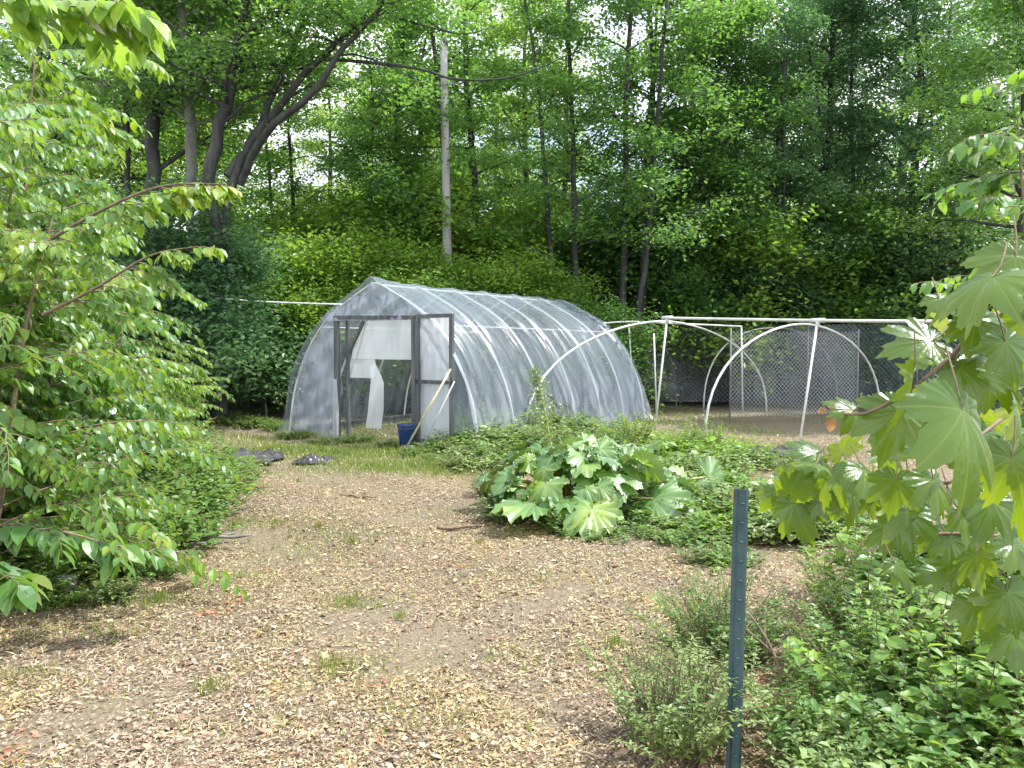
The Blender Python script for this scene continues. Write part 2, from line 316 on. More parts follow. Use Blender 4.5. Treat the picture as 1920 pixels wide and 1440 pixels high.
# leaf templates: x along the leaf, y across, z the upper side
def T_rhomb(w=.3): return np.array([(0, 0, 0), (.45, w, .05), (1, 0, -.06), (.45, -w, .05)]), np.array([(0, 3, 2, 1)]), np.zeros((0, 3), int)
def T_ovate(w=.27, droop=.25, n=5, fold=.22):
    ts = np.linspace(0, 1, n+1); V = []
    for t in ts:
        ww = w*math.sin(PI*min(1, t**.8))**.8 if 0 < t < 1 else .004
        z = -droop*t*t
        V += [(t, ww, z+fold*ww), (t, 0, z), (t, -ww, z+fold*ww)]
    Q = []
    for i in range(n):
        a = i*3; Q += [(a, a+1, a+4, a+3), (a+1, a+2, a+5, a+4)]
    return np.array(V), np.array(Q), np.zeros((0, 3), int)
def radial(rad, zf, rings=(.3, .6, .85, 1), n=48, off=0.):
    """leaf blade round its stalk end at the origin; rad(theta) outline, zf(x, y, r) lift"""
    V = [(0, 0, 0)]; th = np.linspace(-PI, PI, n, endpoint=False)
    for k in rings:
        for a in th:
            r = rad(a)*k; x = r*math.cos(a); y = r*math.sin(a); V.append((x, y, zf(x, y, k, a)))
    T = [(0, 1+i, 1+(i+1) % n) for i in range(n)]; Q = []
    for j in range(len(rings)-1):
        for i in range(n):
            a = 1+j*n; Q.append((a+i, a+n+i, a+n+(i+1) % n, a+(i+1) % n))
    return np.array(V), np.array(Q), np.array(T)
def maple_rad(a):
    d = abs(math.degrees(a))
    pts = [(0, 1.0), (5, .86), (9, .85), (12, .90), (15, .76), (20, .66), (24, .62), (29, .68), (33, .84), (37, .82), (43, .97), (48, .84), (51, .84), (54, .80), (59, .66), (65, .56), (71, .60), (76, .72), (82, .70), (88, .78), (94, .64), (104, .55), (120, .47), (145, .40), (165, .28), (174, .14), (180, .05)]
    for (a0, r0), (a1, r1) in zip(pts, pts[1:]):
        if d <= a1: return r0+(r1-r0)*(d-a0)/(a1-a0)
    return .04
def rhub_rad(a):
    d = abs(a); base = .95*(math.cos(d*.36))**1.3-.12*math.exp(-((d-1.0)/.3)**2)
    if d > 2.5: base *= max(.12, 1-(d-2.5)/.75)
    return base*(1+.06*math.sin(a*9)+.055*math.sin(a*23+1)+.03*math.sin(a*41))
def maple_T(seed):
    r = rs(seed); c = r.uniform(.2, .7); s = r.uniform(-.25, .35); ph = r.uniform(0, 6); sk = r.uniform(-.06, .06); am = r.uniform(.8, 1.15); j = r.normal(0, .03, 120)
    rad = lambda a: maple_rad(a+sk*math.sin(a))*(1+.05*math.sin(a*31+ph)+j[int((a+PI)/(2*PI)*119.9)])*(1 if abs(a) < .4 else am)
    return radial(rad, lambda x, y, k, a: -c*x*x*.7-(.28+s)*y*y+.022*k*math.sin(5*a+ph)+.012*k*k*math.sin(17*a+ph)+.02*k*abs(math.sin(a*2.14))+.12*s*x*y, n=120)
def rhub_T(seed):
    r = rs(seed); ph = r.uniform(0, 6); c = r.uniform(.15, .8)
    return radial(rhub_rad, lambda x, y, k, a: -c*x*x-.12*y*y+.055*k**3*math.sin(9*a+ph)+.05*k**4*math.sin(23*a+2*ph)+.03*k**3*math.sin(37*a)+.03*k*math.cos(6*a)-.10*k*k*math.sin(a+ph), rings=(.25, .5, .72, .88, 1), n=90)
def place(b, T, P, D, Nn, S, mi=0):
    """T at each P pointing along D with upper side Nn and size S"""
    tv, tq, tt = T; P = np.asarray(P, float); n = len(P)
    if n == 0: return
    x = nrm(np.asarray(D, float)); y = nrm(np.cross(np.asarray(Nn, float), x)); z = np.cross(x, y)
    S = np.broadcast_to(np.asarray(S, float), (n,))
    V = P[:, None]+S[:, None, None]*(tv[None, :, 0:1]*x[:, None]+tv[None, :, 1:2]*y[:, None]+tv[None, :, 2:3]*z[:, None])
    off = np.arange(n)[:, None, None]*len(tv)
    b.add(V.reshape(-1, 3), (tq[None]+off).reshape(-1, 4) if len(tq) else None, (tt[None]+off).reshape(-1, 3) if len(tt) else None, mi)

# ------------------------------------------------------------------ ground
def hz(x, y):
    return .025*np.sin(x*1.3+.7)*np.cos(y*1.1)+.012*np.sin(x*3.7+y*2.9)+.006*np.sin(x*9+y*7.3)
def build_ground():
    b = Buf()
    xs = np.concatenate([[-400, -120, -60, -30], np.linspace(-16, 16, 161), [30, 60, 120, 400]]); ys = np.concatenate([[-60, -20, -4], np.linspace(0, 26, 131), [40, 70, 150, 500]])
    X, Y = np.meshgrid(xs, ys); Z = np.where((abs(X) < 17) & (Y < 27) & (Y > -1), hz(X, Y), 0.)
    nx = len(xs); i = np.arange(len(ys)-1)[:, None]*nx+np.arange(nx-1)[None]
    b.add(np.stack([X, Y, Z], -1).reshape(-1, 3), np.stack([i, i+1, i+nx+1, i+nx], -1).reshape(-1, 4))
    tag(ob('ground', mesh('ground', b, 'ground', True)), kind='structure')
build_ground()
def scatter(n, seed, ymin=2.3, ymax=13, xl=None, xr=None, p=1.6):
    r = rs(seed); y = ymin+(ymax-ymin)*r.rand(n)**p
    l = -.72*y-.2 if xl is None else xl(y); h = .72*y+.2 if xr is None else xr(y)
    x = l+(h-l)*r.rand(n); return np.stack([x, y, hz(x, y)], -1), r
def clumpf(x, y, s, seed):
    a = np.sin(x*s+seed)*np.cos(y*s*1.3+seed*2)+.6*np.sin(x*s*2.3+y*s*1.7+seed*3)+.4*np.cos(x*s*4.1-y*s*3.3+seed)
    return a
def thin(P, r, k=.55, s=1.):
    c = clumpf(P[:, 0]*1.3, P[:, 1]*1.1, 1.35*s, 2.2)+.5*clumpf(P[:, 0], P[:, 1], 4.1*s, .7)
    return P[r.rand(len(P)) < np.clip(1-k*np.clip(c-.1, 0, 1.4), .12, 1)]
def build_litter():
    # curled dead leaves
    P, r = scatter(170000, 1, p=1.3); P = thin(P, r, .6); n = len(P)
    a = r.rand(n)*2*PI; D = np.stack([np.cos(a), np.sin(a), r.normal(0, .25, n)], -1); Nn = np.stack([r.normal(0, .35, n), r.normal(0, .35, n), np.ones(n)], -1)
    b = Buf(); P[:, 2] += .004+.010*r.rand(n); place(b, T_rhomb(.38), P, D, Nn, r.uniform(.007, .024, n)*np.where(r.rand(n) < .06, 2., 1))
    tag(ob('leaf_litter', mesh('leaf_litter', b, 'litter')), 'brown and tan dead leaves scattered over the bare clearing', 'leaf litter', kind='stuff')
    P, r = scatter(60000, 2, p=1.35); P = thin(P, r, .6); n = len(P); a = r.rand(n)*2*PI
    D = np.stack([np.cos(a), np.sin(a), r.normal(0, .2, n)], -1); Nn = np.stack([r.normal(0, .3, n), r.normal(0, .3, n), np.ones(n)], -1)
    b = Buf(); P[:, 2] += .006+.008*r.rand(n); place(b, T_rhomb(.22), P, D, Nn, r.uniform(.006, .017, n))
    tag(ob('wood_chips', mesh('wood_chips', b, 'chips')), 'pale grey wood chips strewn across the clearing', 'wood chips', kind='stuff')
    P, r = scatter(270000, 3, ymax=14, p=1.3); P = thin(P, r, .75); n = len(P); a = r.rand(n)*2*PI
    D = np.stack([np.cos(a), np.sin(a), np.abs(r.normal(0, .35, n))], -1); Nn = np.stack([r.normal(0, .4, n), r.normal(0, .4, n), np.ones(n)], -1)
    b = Buf(); P[:, 2] += .004; place(b, T_rhomb(.045), P, D, Nn, r.uniform(.012, .048, n)*(1+.5*(r.rand(n) < .1)))
    tag(ob('dry_grass', mesh('dry_grass', b, 'straw')), 'dry straw coloured grass lying flat on the clearing', 'dry grass', kind='stuff')
    # thin green grass in patches
    P, r = scatter(170000, 4, ymax=19, p=1.2); c = clumpf(P[:, 0], P[:, 1], 1.7, .4)
    x, y = P[:, 0], P[:, 1]
    far = np.clip((y-8.2)/3, 0, 1)*np.where(x > 1.2+.1*y, .25, .8)
    far = np.maximum(far, 1.2*np.exp(-((x+1.1)/.9)**2-((y-9.8)/.9)**2))          # mossy patch before the doorway
    far = np.maximum(far, np.where((x > 1.3) & (x < 4.5), np.clip((y-5.2)/1.5, 0, .75), 0))
    far = np.maximum(far, np.clip((-.33*y-.9-x)/.4, 0, 1)*.6)
    P = P[r.rand(len(P)) < np.clip((c-.8+far*1.9)*.7, .05, 1)*(.25+.75*far)]; n = len(P); a = r.rand(n)*2*PI
    D = np.stack([np.cos(a)*.6, np.sin(a)*.6, np.ones(n)], -1)
    Q_ = []
    for px, py, sx, sy, m_ in [(790, 878, .75, .38, 9000), (700, 850, .8, .3, 5000), (560, 850, .6, .3, 2500), (330, 930, .35, .4, 2500), (640, 1000, .3, .15, 500), (600, 1030, .35, .2, 500), (520, 980, .3, .15, 400), (440, 970, .25, .2, 450), (660, 1130, .12, .08, 300), (1010, 1080, .3, .15, 300), (250, 1130, .25, .1, 400), (180, 1190, .3, .1, 350), (860, 960, .3, .15, 250), (430, 1080, .2, .1, 250), (1290, 1130, .2, .1, 300), (640, 1260, .12, .06, 150), (40, 1280, .1, .05, 130), (950, 1230, .3, .1, 200), (760, 1350, .3, .08, 180)]:
        g = gr(px, py); Q_.append(np.stack([g.x+r.normal(0, sx, m_), g.y+r.normal(0, sy, m_), np.zeros(m_)], -1))
    Q_ = np.concatenate(Q_); Q_[:, 2] = hz(Q_[:, 0], Q_[:, 1]); P = np.concatenate([P, Q_]); n = len(P); a = r.rand(n)*2*PI
    lean_ = r.uniform(.3, 1.4, n); D = np.stack([np.cos(a)*lean_, np.sin(a)*lean_, np.ones(n)], -1)
    b = Buf(); place(b, T_rhomb(.06), P, D, np.stack([np.cos(a), np.sin(a), -.3*np.ones(n)], -1), r.uniform(.02, .06, n)*(1+1.3*np.clip((P[:, 1]-8)/4, 0, 1)))
    tag(ob('green_grass', mesh('green_grass', b, 'grass')), 'thin green grass growing at the far edge of the clearing', 'grass', kind='stuff')
build_litter()

# ------------------------------------------------------------------ trees
def grow(stems, seed, nb=26, blen=2.2, t0=.35, leaves=24000, leaf=.12, flat=.4, up=.35, sub=5, spread=.34, thin=.02, droop=.0):
    """stems: list of (points, radii). Returns wood buffer and crown buffer."""
    r = rs(seed); w = Buf(); nodes = []
    for si, (P, Rr) in enumerate(stems):
        SP, SR = spline(P, Rr, 22); wob = r.normal(0, 1, (22, 3))*SR[:, None]*.25; wob[0] = 0; SP = SP+wob
        tube(w, SP, SR, 8); nodes.append((SP[-1], 1.0))
        k = nb if si == 0 else max(4, nb//2)
        for j in range(k):
            t = t0+(1-t0)*(j+r.rand())/k; i = min(20, int(t*21)); B = SP[i]; a = j*2.4+r.rand()*1.2
            ln = blen*(1.15-.65*t)*r.uniform(.7, 1.2); e = up+r.uniform(-.2, .35)+.3*t
            d = np.array([math.cos(a)*math.cos(e), math.sin(a)*math.cos(e), math.sin(e)])
            m = 7; pts = [B]; dd = d.copy()
            for q in range(m-1):
                dd = nrm(dd+r.normal(0, .13, 3)+np.array([0, 0, -.05-droop])); pts.append(pts[-1]+dd*ln/(m-1))
            pts = np.array(pts); r0 = max(thin*.8, SR[i]*.45)
            tube(w, pts, np.linspace(r0, thin*.3, m), 5)
            for s in range(sub):
                q = r.randint(2, m); b0 = pts[q]; az = a+r.uniform(-1.3, 1.3)
                sd = np.array([math.cos(az), math.sin(az), r.uniform(-.1, .35)]); sl_ = ln*r.uniform(.25, .5)
                sp = np.array([b0, b0+sd*sl_*.5+[0, 0, .03], b0+sd*sl_+[0, 0, -.04*sl_]])
                tube(w, sp, [r0*.4, r0*.25, thin*.15], 4)
                nodes += [(sp[1], .8), (sp[2], 1.)]
            nodes += [(pts[-1], 1.), (pts[m//2], .5)]
    Np = np.array([n[0] for n in nodes]); wt = np.array([n[1] for n in nodes])*r.uniform(.3, 1.7, len(nodes)); wt /= wt.sum()
    idx = r.choice(len(Np), leaves, p=wt)
    off = r.normal(0, 1, (leaves, 3))*np.array([spread, spread, spread*flat])
    # flattened sprays: each node has its own tilt
    tilt = r.normal(0, .25, (len(Np), 2)); off[:, 2] += off[:, 0]*tilt[idx, 0]+off[:, 1]*tilt[idx, 1]-.25*(off[:, 0]**2+off[:, 1]**2)
    LP = Np[idx]+off; a = r.rand(leaves)*2*PI
    D = np.stack([np.cos(a), np.sin(a), r.normal(-.25, .35, leaves)], -1)
    Nn = np.stack([r.normal(0, .5, leaves), r.normal(0, .5, leaves), np.ones(leaves)], -1)
    c = Buf(); place(c, T_rhomb(.30), LP, D, Nn, leaf*r.uniform(.6, 1.25, leaves)); return w, c
def lstem(x, y, h, r0, lean=(0, 0), seed=0, r1=.03, n=6):
    r = rs(seed); z = np.linspace(0, 1, n)
    P = np.stack([x+lean[0]*z+r.normal(0, .09*h/10, n)*z, y+lean[1]*z+r.normal(0, .09*h/10, n)*z, h*z], -1); return P, r0*(1-z)+r1*z
PROTO = {}
ORD = ['leftmost']+[w+' from the left' for w in 'second third fourth fifth sixth seventh eighth ninth tenth eleventh twelfth thirteenth fourteenth fifteenth sixteenth seventeenth eighteenth nineteenth twentieth'.split()]+[w+' from the left' for w in 'twenty-first twenty-second twenty-third twenty-fourth twenty-fifth twenty-sixth twenty-seventh twenty-eighth twenty-ninth thirtieth'.split()]
def nth(i, n, what): return ('rightmost' if i == n-1 else ORD[i])+' of the '+what
def proto_tree(key, name, stems, leafm='leaf_wood', barkm='bark', **k):
    w, c = grow(stems, **k); PROTO[key] = (name, mesh('trunk', w, barkm, True), mesh('crown', c, leafm)); return key
def put_tree(key, loc, rz=0, s=1, label='', cat='tree', group=None, leafm=None):
    name, wm, cm = PROTO[key]; r = root(name, label, cat, loc, rz, group); r.scale = s if isinstance(s, tuple) else (s, s, s)
    ob('trunk', wm, r); c = ob('crown', cm, r)
    if leafm:
        c.material_slots[0].link = 'OBJECT'; c.material_slots[0].material = M[leafm]
    return r
proto_tree('A', 'broadleaf_tree', [lstem(0, 0, 13, .16, (.4, .2), 1), (lambda q: (q[0]*[1, 1, .8]+[0, 0, 2.5], q[1]*.6))(lstem(0, 0, 11, .13, (1.3, .3), 2))], seed=11, nb=30, blen=2.5, t0=.28, leaves=25000, leaf=.13, spread=.30)
proto_tree('B', 'broadleaf_tree', [lstem(0, 0, 15, .19, (-.5, .3), 3)], seed=12, nb=36, blen=2.7, t0=.2, leaves=27000, leaf=.13, spread=.31)
proto_tree('C', 'slender_tree', [lstem(0, 0, 12, .10, (.5, 0), 4), lstem(.25, .1, 11, .08, (1.2, .4), 5)], seed=13, nb=24, blen=1.8, t0=.33, leaves=15000, leaf=.115, spread=.27)
proto_tree('D', 'forest_tree', [lstem(0, 0, 16, .2, (.3, -.3), 6)], seed=14, nb=36, blen=3.2, t0=.17, leaves=30000, leaf=.14, spread=.34)
proto_tree('S', 'understory_shrub', [lstem(0, 0, 3.2, .03, (.3, .1), 7, .01), lstem(.1, 0, 2.9, .03, (-.5, .3), 8, .01), lstem(0, .1, 2.6, .03, (.1, -.5), 9, .01)], seed=15, nb=18, blen=1.3, t0=.08, leaves=15000, leaf=.10, spread=.24, thin=.01, flat=.55)
proto_tree('U', 'understory_shrub', [lstem(0, 0, 2.0, .025, (.3, .1), 17, .008), lstem(.1, 0, 1.8, .025, (-.4, .3), 18, .008), lstem(0, .1, 1.6, .02, (.2, -.4), 19, .008)], seed=16, nb=16, blen=1.2, t0=.03, leaves=12000, leaf=.085, spread=.22, thin=.01, flat=.6)

def G(px, Y): return ((px-960)/F*Y, Y, 0)
# front trees of the wood, each one findable
FT = [
 ('C', 1088, 18.7, 2.4, .95, None, 'slender dark trunked tree straight behind the far end of the plastic greenhouse'),
 ('C', 1160, 19.2, 5.2, 1.05, None, 'thin leaning tree left of the pair behind the white pipe hoops'),
 ('C', 1200, 19.8, .9, 1.1, 'leaf_wood', 'thin dark tree whose stem crosses the bright gap of sky'),
 ('A', 1335, 20.8, .4, .95, 'leaf_wood', 'forked dark tree rising above the middle of the garden netting'),
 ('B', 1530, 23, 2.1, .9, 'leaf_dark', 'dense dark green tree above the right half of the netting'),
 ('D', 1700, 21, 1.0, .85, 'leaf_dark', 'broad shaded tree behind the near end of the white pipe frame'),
 ('A', 1905, 16.5, 4.0, .9, 'leaf_wood', 'bright edged tree at the right side of the view above the maple branch'),
 ('C', 905, 20.5, 3.3, 1.15, None, 'twin stemmed thin tree just right of the utility pole'),
 ('A', 735, 21.5, .2, .95, 'leaf_wood', 'dark trunked tree just left of the utility pole'),
 ('B', 985, 27, 5.0, .95, 'leaf_lime', 'light green tree between the utility pole and the bright gap of sky'),
]
for k, px, Y, rz, s, lm, lab in FT: put_tree(k, G(px, Y), rz, s, lab, 'tree', leafm=lm)
for px, Y, s_, lab in [(690, 23, .8, 'slim dark sapling tree left of the two trunks beside the utility pole'), (1290, 21, .85, 'slim tree between the leaning trees and the forked tree'), (1395, 22.5, .9, 'slim tree just right of the forked tree above the netting'), (1460, 21, .85, 'slim tree above the second pipe hoop'), (1610, 22, .95, 'slim dark tree behind the right part of the netting'), (1770, 19.5, .85, 'slim tree behind the upper tips of the maple'), (560, 21, .8, 'slim tree right of the large many stemmed tree')]:
    put_tree('C', G(px, Y), px*.7, s_, lab, 'tree', leafm='leaf_dark' if px > 1300 else None)
for i_, (px, Y_, s_) in enumerate(((560, 18.3, 1.15), (620, 17.6, .95), (690, 18.4, 1.2), (745, 17.8, 1.05), (970, 18.3, 1.05), (1030, 18.2, .95))): put_tree('S', G(px, Y_), px*1.3, s_, nth(i_, 6, 'young yellow green bushes right behind the greenhouse ridge'), 'shrub', 'young yellow green bushes behind the greenhouse ridge', 'leaf_lime')
for px, s_ in ((850, 1.0), (800, 1.08), (905, .95)): put_tree('S', G(px, 18.1), px, s_, '%s lime shrub hiding the foot of the utility pole' % {850: 'middle', 800: 'leftmost', 905: 'rightmost'}[px], 'shrub', 'lime shrubs at the foot of the utility pole', 'leaf_lime')
r = rs(77)
def band(n, y0, y1, x0, x1, keys, grp, s0=.85, s1=1.2, lm=None, skip=None):
    for i in range(n):
        px = x0+(x1-x0)*(i+r.uniform(.1, .9))/n; Y = r.uniform(y0, y1); k = keys[r.randint(len(keys))]
        if skip and any(a < px < b_ for a, b_ in skip): continue
        m = lm[r.randint(len(lm))] if lm else None
        put_tree(k, G(px, Y), r.uniform(0, 6.28), r.uniform(s0, s1), nth(i, n, grp), 'tree' if k not in 'SU' else 'shrub', grp, m)
gap = [(1120, 1270)]
for px, Y, rz_, w_ in ((640, 31, 1, 'leftmost'), (730, 29, 3, 'middle'), (800, 32, 5, 'rightmost')): put_tree('B', G(px, Y), rz_, .85, w_+' of the bright trees filling the wood left of the utility pole', 'tree', 'bright trees left of the utility pole', 'leaf_lime')
for px, Y, s_, w_ in ((655, 27, 2.0, 'leftmost'), (715, 25.5, 1.9, 'middle'), (780, 28, 2.2, 'rightmost')): put_tree('S', G(px, Y), px, s_, w_+' of the tall bright thickets left of the utility pole', 'shrub', 'tall bright thickets left of the utility pole', 'leaf_lime')
band(5, 28, 34, 420, 1120, 'ABC', 'trees deeper in the wood behind the utility pole', .85, 1.1, lm=['leaf_wood', 'leaf_lime'], skip=[(500, 630)])
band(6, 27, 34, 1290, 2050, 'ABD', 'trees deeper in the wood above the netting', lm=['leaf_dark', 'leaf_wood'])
band(7, 20, 30, -150, 400, 'ABD', 'trees in the wood behind the saplings on the left', lm=['leaf_wood', 'leaf_lime'])
band(15, 36, 46, -100, 2000, 'BD', 'far trees at the back of the wood', .8, 1.05, ['leaf_wood', 'leaf_lime'], skip=[(1090, 1240), (530, 610)])
band(13, 17.5, 20, 380, 1130, 'SU', 'lime green shrubs behind the greenhouse', .8, 1.2, ['leaf_lime', 'leaf_lime', 'leaf_wood'])
band(9, 20.5, 24, 380, 1060, 'S', 'taller shrubs behind the greenhouse', 1.2, 1.7, ['leaf_lime', 'leaf_wood'])
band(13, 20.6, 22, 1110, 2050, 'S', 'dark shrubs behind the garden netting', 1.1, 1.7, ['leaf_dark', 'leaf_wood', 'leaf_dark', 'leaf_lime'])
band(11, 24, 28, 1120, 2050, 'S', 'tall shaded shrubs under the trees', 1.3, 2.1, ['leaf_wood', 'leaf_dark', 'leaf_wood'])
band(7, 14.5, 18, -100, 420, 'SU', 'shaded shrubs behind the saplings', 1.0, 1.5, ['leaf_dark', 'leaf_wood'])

# far wood: one mass
def far_wood():
    rr = rs(5); n = 60000; b = Buf()
    x = rr.uniform(-48, 48, n); y = rr.uniform(47, 62, n); h = 7.5+2.2*np.sin(x*.31)+1.4*np.sin(x*.83+1); h = h-2.5*np.exp(-((x-6)/3.)**2)
    z = h*rr.rand(n)**.8
    D = rr.normal(0, 1, (n, 3)); place(b, T_rhomb(.34), np.stack([x, y, z], -1), D, np.stack([rr.normal(0, .6, n), rr.normal(-.3, .6, n), np.ones(n)], -1), rr.uniform(.3, .65, n))
    tag(ob('distant_wood', mesh('distant_wood', b, 'leaf_lime')), 'far off green wood closing the view between the trunks', 'wood', kind='stuff')
far_wood()

# big many-stemmed tree on the left
def pst(pts, Y, rad): # stems through points seen in the photograph, with depth varying along the stem
    Ys = Y if isinstance(Y, (list, tuple)) else [Y]*len(pts)
    return np.array([at(a, b_, q) for (a, b_), q in zip(pts, Ys)]), np.array(rad)
def special(name, label, stems, extra=(), leafm='leaf_wood', barkm='bark', **k):
    for st in stems: st[0][:, 2] = np.maximum(st[0][:, 2], -.1)
    base = stems[0][0][0].copy(); base[2] = 0
    S2 = [(p-base, q) for p, q in stems]; w, c = grow(S2, **k)
    for p, q in extra: tube(w, p-base, q, 6, 24)
    o = root(name, label, 'tree', tuple(base)); ob('trunk', mesh('trunk', w, barkm, True), o); ob('crown', mesh('crown', c, leafm), o); return o
g1 = gr(412, 790)
Yt = 15.5
special('large_tree', 'large dark tree with several spreading stems behind the saplings on the left',
 [pst([(418, 800), (412, 560), (408, 420), (392, 310), (425, 200), (442, 100), (470, -80), (480, -300)], Yt, [.15, .12, .115, .135, .115, .09, .075, .04]),
  pst([(420, 640), (424, 420), (452, 300), (520, 205), (600, 110), (725, -5), (800, -120)], [Yt, Yt, Yt, 15.3, 15, 14.6, 14.2], [.09, .09, .085, .075, .06, .045, .02]),
  pst([(425, 330), (470, 270), (520, 160), (560, 60), (590, -80)], [Yt, 15.7, 16, 16.3, 16.6], [.085, .075, .065, .05, .03]),
  pst([(436, 130), (470, 60), (545, 10), (640, -60)], [Yt, 15.3, 15, 14.8], [.09, .07, .05, .03]),
  pst([(450, 345), (500, 245), (590, 170), (640, 95), (700, 30), (740, -40)], [15.6, 15, 14.6, 14.3, 14, 13.8], [.08, .075, .06, .05, .04, .025])],
 extra=[(np.array([at(*q) for q in [(600, 110, 15), (700, 118, 14.6), (790, 130, 14.4), (850, 148, 14.2), (940, 148, 14), (1010, 128, 13.9), (1070, 100, 13.8)]]), np.array([.035, .03, .025, .022, .018, .012, .006])),
        (np.array([at(*q) for q in [(660, 55, 14.8), (730, 32, 14.4), (800, 50, 14.2), (870, 64, 14), (930, 48, 13.9)]]), np.array([.028, .02, .016, .012, .006]))],
 seed=21, nb=22, blen=2.2, t0=.55, leaves=24000, leaf=.105, spread=.30, up=.3)
special('broadleaf_tree', 'pale grey straight stem left of the large many stemmed tree',
 [pst([(362, 790), (360, 520), (357, 300), (353, 150), (342, 0), (335, -250)], 16.5, [.14, .13, .12, .11, .10, .05]),
  pst([(356, 180), (380, 80), (405, 0), (420, -120)], [16.5, 16.6, 16.8, 17], [.07, .06, .05, .03])], barkm='bark_pale', seed=22, nb=18, blen=2., t0=.45, leaves=16000, leaf=.12)
special('broadleaf_tree', 'thick dark straight trunk rising behind the left saplings beside the pale stem',
 [pst([(292, 780), (288, 500), (284, 250), (277, 100), (268, -60), (262, -300)], 17, [.17, .16, .15, .14, .13, .08]),
  pst([(245, 700), (240, 420), (236, 190), (205, 95), (170, -20)], 17.5, [.07, .065, .06, .05, .03])], seed=23, nb=20, blen=2.4, t0=.35, leaves=20000, leaf=.12)

# ------------------------------------------------------------------ utility pole, cables
o = root('utility_pole', 'tall weathered grey utility pole standing in the wood behind the greenhouse', 'utility pole', G(843, 19))
b = Buf(); P0 = at(843, 700, 19); P1 = at(832, 84, 19)
tube(b, [(0, 0, -.2), (P1.x-o.location.x, 0, P1.z)], [.125, .085], 14, 12, cap=True); ob('pole', mesh('pole', b, 'pole', True), o)
b = Buf(); beam(b, (-.14, -.16, P1.z-.95), (.16, -.16, P1.z-.95), .05, .07); ob('bracket', mesh('bracket', b, 'steel'), o)
b = Buf(); tube(b, [(P1.x-o.location.x+.04, -.02, P1.z-.02), (P1.x-o.location.x+.04, -.02, P1.z+.16)], [.06, .05], 8, cap=True); ob('cap', mesh('cap', b, 'greyplastic', True), o)
b = Buf(); pp = [at(310, 553, 15), at(420, 560, 15), at(500, 566, 15.5), at(645, 571, 16)]
tube(b, pp, [.018]*4, 6, 20, cap=True); tag(ob('line', mesh('line', b, 'rope', True)), 'thin white line stretched between the left saplings and the greenhouse', 'rope').name = 'rope'

# ------------------------------------------------------------------ greenhouse
AX = R(32.9); GC = Vector((-2.13, 12.33, 0)); GL = 5.9
GH = root('greenhouse', 'long hoop greenhouse covered in clear plastic at the far end of the clearing', 'greenhouse', GC, -AX)
PR = np.array([(0, 2.50), (.22, 2.41), (.5, 2.27), (.8, 2.11), (1.15, 1.86), (1.48, 1.48), (1.70, 1.10), (1.85, .72), (1.93, .36), (1.98, 0)])
def prof(n=25):
    P, _ = spline(np.stack([PR[:, 0], PR[:, 1], 0*PR[:, 0]], -1), np.zeros(len(PR)), n); return P[:, :2]
H = prof(44); FULL = np.vstack([H[::-1]*[-1, 1], H[1:]])      # left foot over the ridge to the right foot
def cover():
    b = Buf(); n = 220; ys = np.linspace(-.12, GL+.05, n); m = len(FULL)
    d = np.gradient(FULL, axis=0); nx = nrm(np.stack([-d[:, 1], d[:, 0]], -1)); nx *= np.sign(nx[:, 1:2]*1+nx[:, 0:1]*np.sign(FULL[:, 0:1])+1e-6)
    rr = rs(9); V = []
    ribs = np.linspace(0, GL, 7)
    arc = np.linspace(-1, 1, m)
    for y in ys:
        y0_ = y; y = y0_+.22*math.sin(1.9*y0_)+.13*math.sin(4.3*y0_+1)
        dr = np.min(abs(ribs-y0_)); sag = -.03*min(1, dr/.33)**.8
        tt = np.clip((abs(arc)-.35)/.65, 0, 1)
        diag = .04*tt*np.clip(np.sin(11*y-14*abs(arc)), .55, 1)+.035*tt*np.clip(np.sin(15*y+21*abs(arc)+1), .6, 1)+.02*(1-tt)*np.clip(np.sin(9*y+26*abs(arc)+2), .5, 1)
        fold = diag+.016*np.sin(9*y+7*abs(arc)*2)*abs(arc)+.012*np.sin(21*y-16*arc)*abs(arc)**1.5+.004*np.sin(31*y+23*arc)*abs(arc)
        ripple = .003*np.sin(arc*60+y*3)*np.exp(-((abs(arc)-.25)/.3)**2)
        flare = .16*np.clip((abs(arc)-.88)/.12, 0, 1)**1.6*(1+.5*np.sin(y*6))
        pk = .05*np.exp(-(y0_/.5)**2)*np.exp(-(arc/.08)**2)
        q = FULL+nx*(.028+sag+fold+ripple)[:, None]; q = q+np.stack([np.sign(arc)*flare, pk+0*arc], -1)
        V += [(a, y0_, max(c, .01)) for a, c in q]
    i = np.arange(n-1)[:, None]*m+np.arange(m-1)[None]; b.add(V, np.stack([i, i+1, i+m+1, i+m], -1).reshape(-1, 4))
    ob('plastic_cover', mesh('plastic_cover', b, 'film', True), GH)
cover()
for y in np.linspace(0, GL, 7):
    b = Buf(); tube(b, [(a, y, c) for a, c in FULL], [.017]*len(FULL), 8); ob('rib', mesh('rib', b, 'pvc', True), GH)
b = Buf(); tube(b, [(0, .03, 2.46), (0, GL-.03, 2.46)], [.02]*2, 8); ob('ridge_pipe', mesh('ridge_pipe', b, 'pvc', True), GH)
for sx in (-1, 1):
    b = Buf(); tube(b, [(sx*1.2, .02, 1.82), (sx*1.2, GL, 1.80)], [.012]*2, 6); ob('purlin', mesh('purlin', b, 'pvc', True), GH)
    b = Buf(); beam(b, (sx*1.95, .02, .06), (sx*1.95, GL, .06), .04, .14); ob('base_board', mesh('base_board', b, 'plank'), GH)
def zt(s):
    return float(np.interp(abs(s), H[:, 0], H[:, 1]))
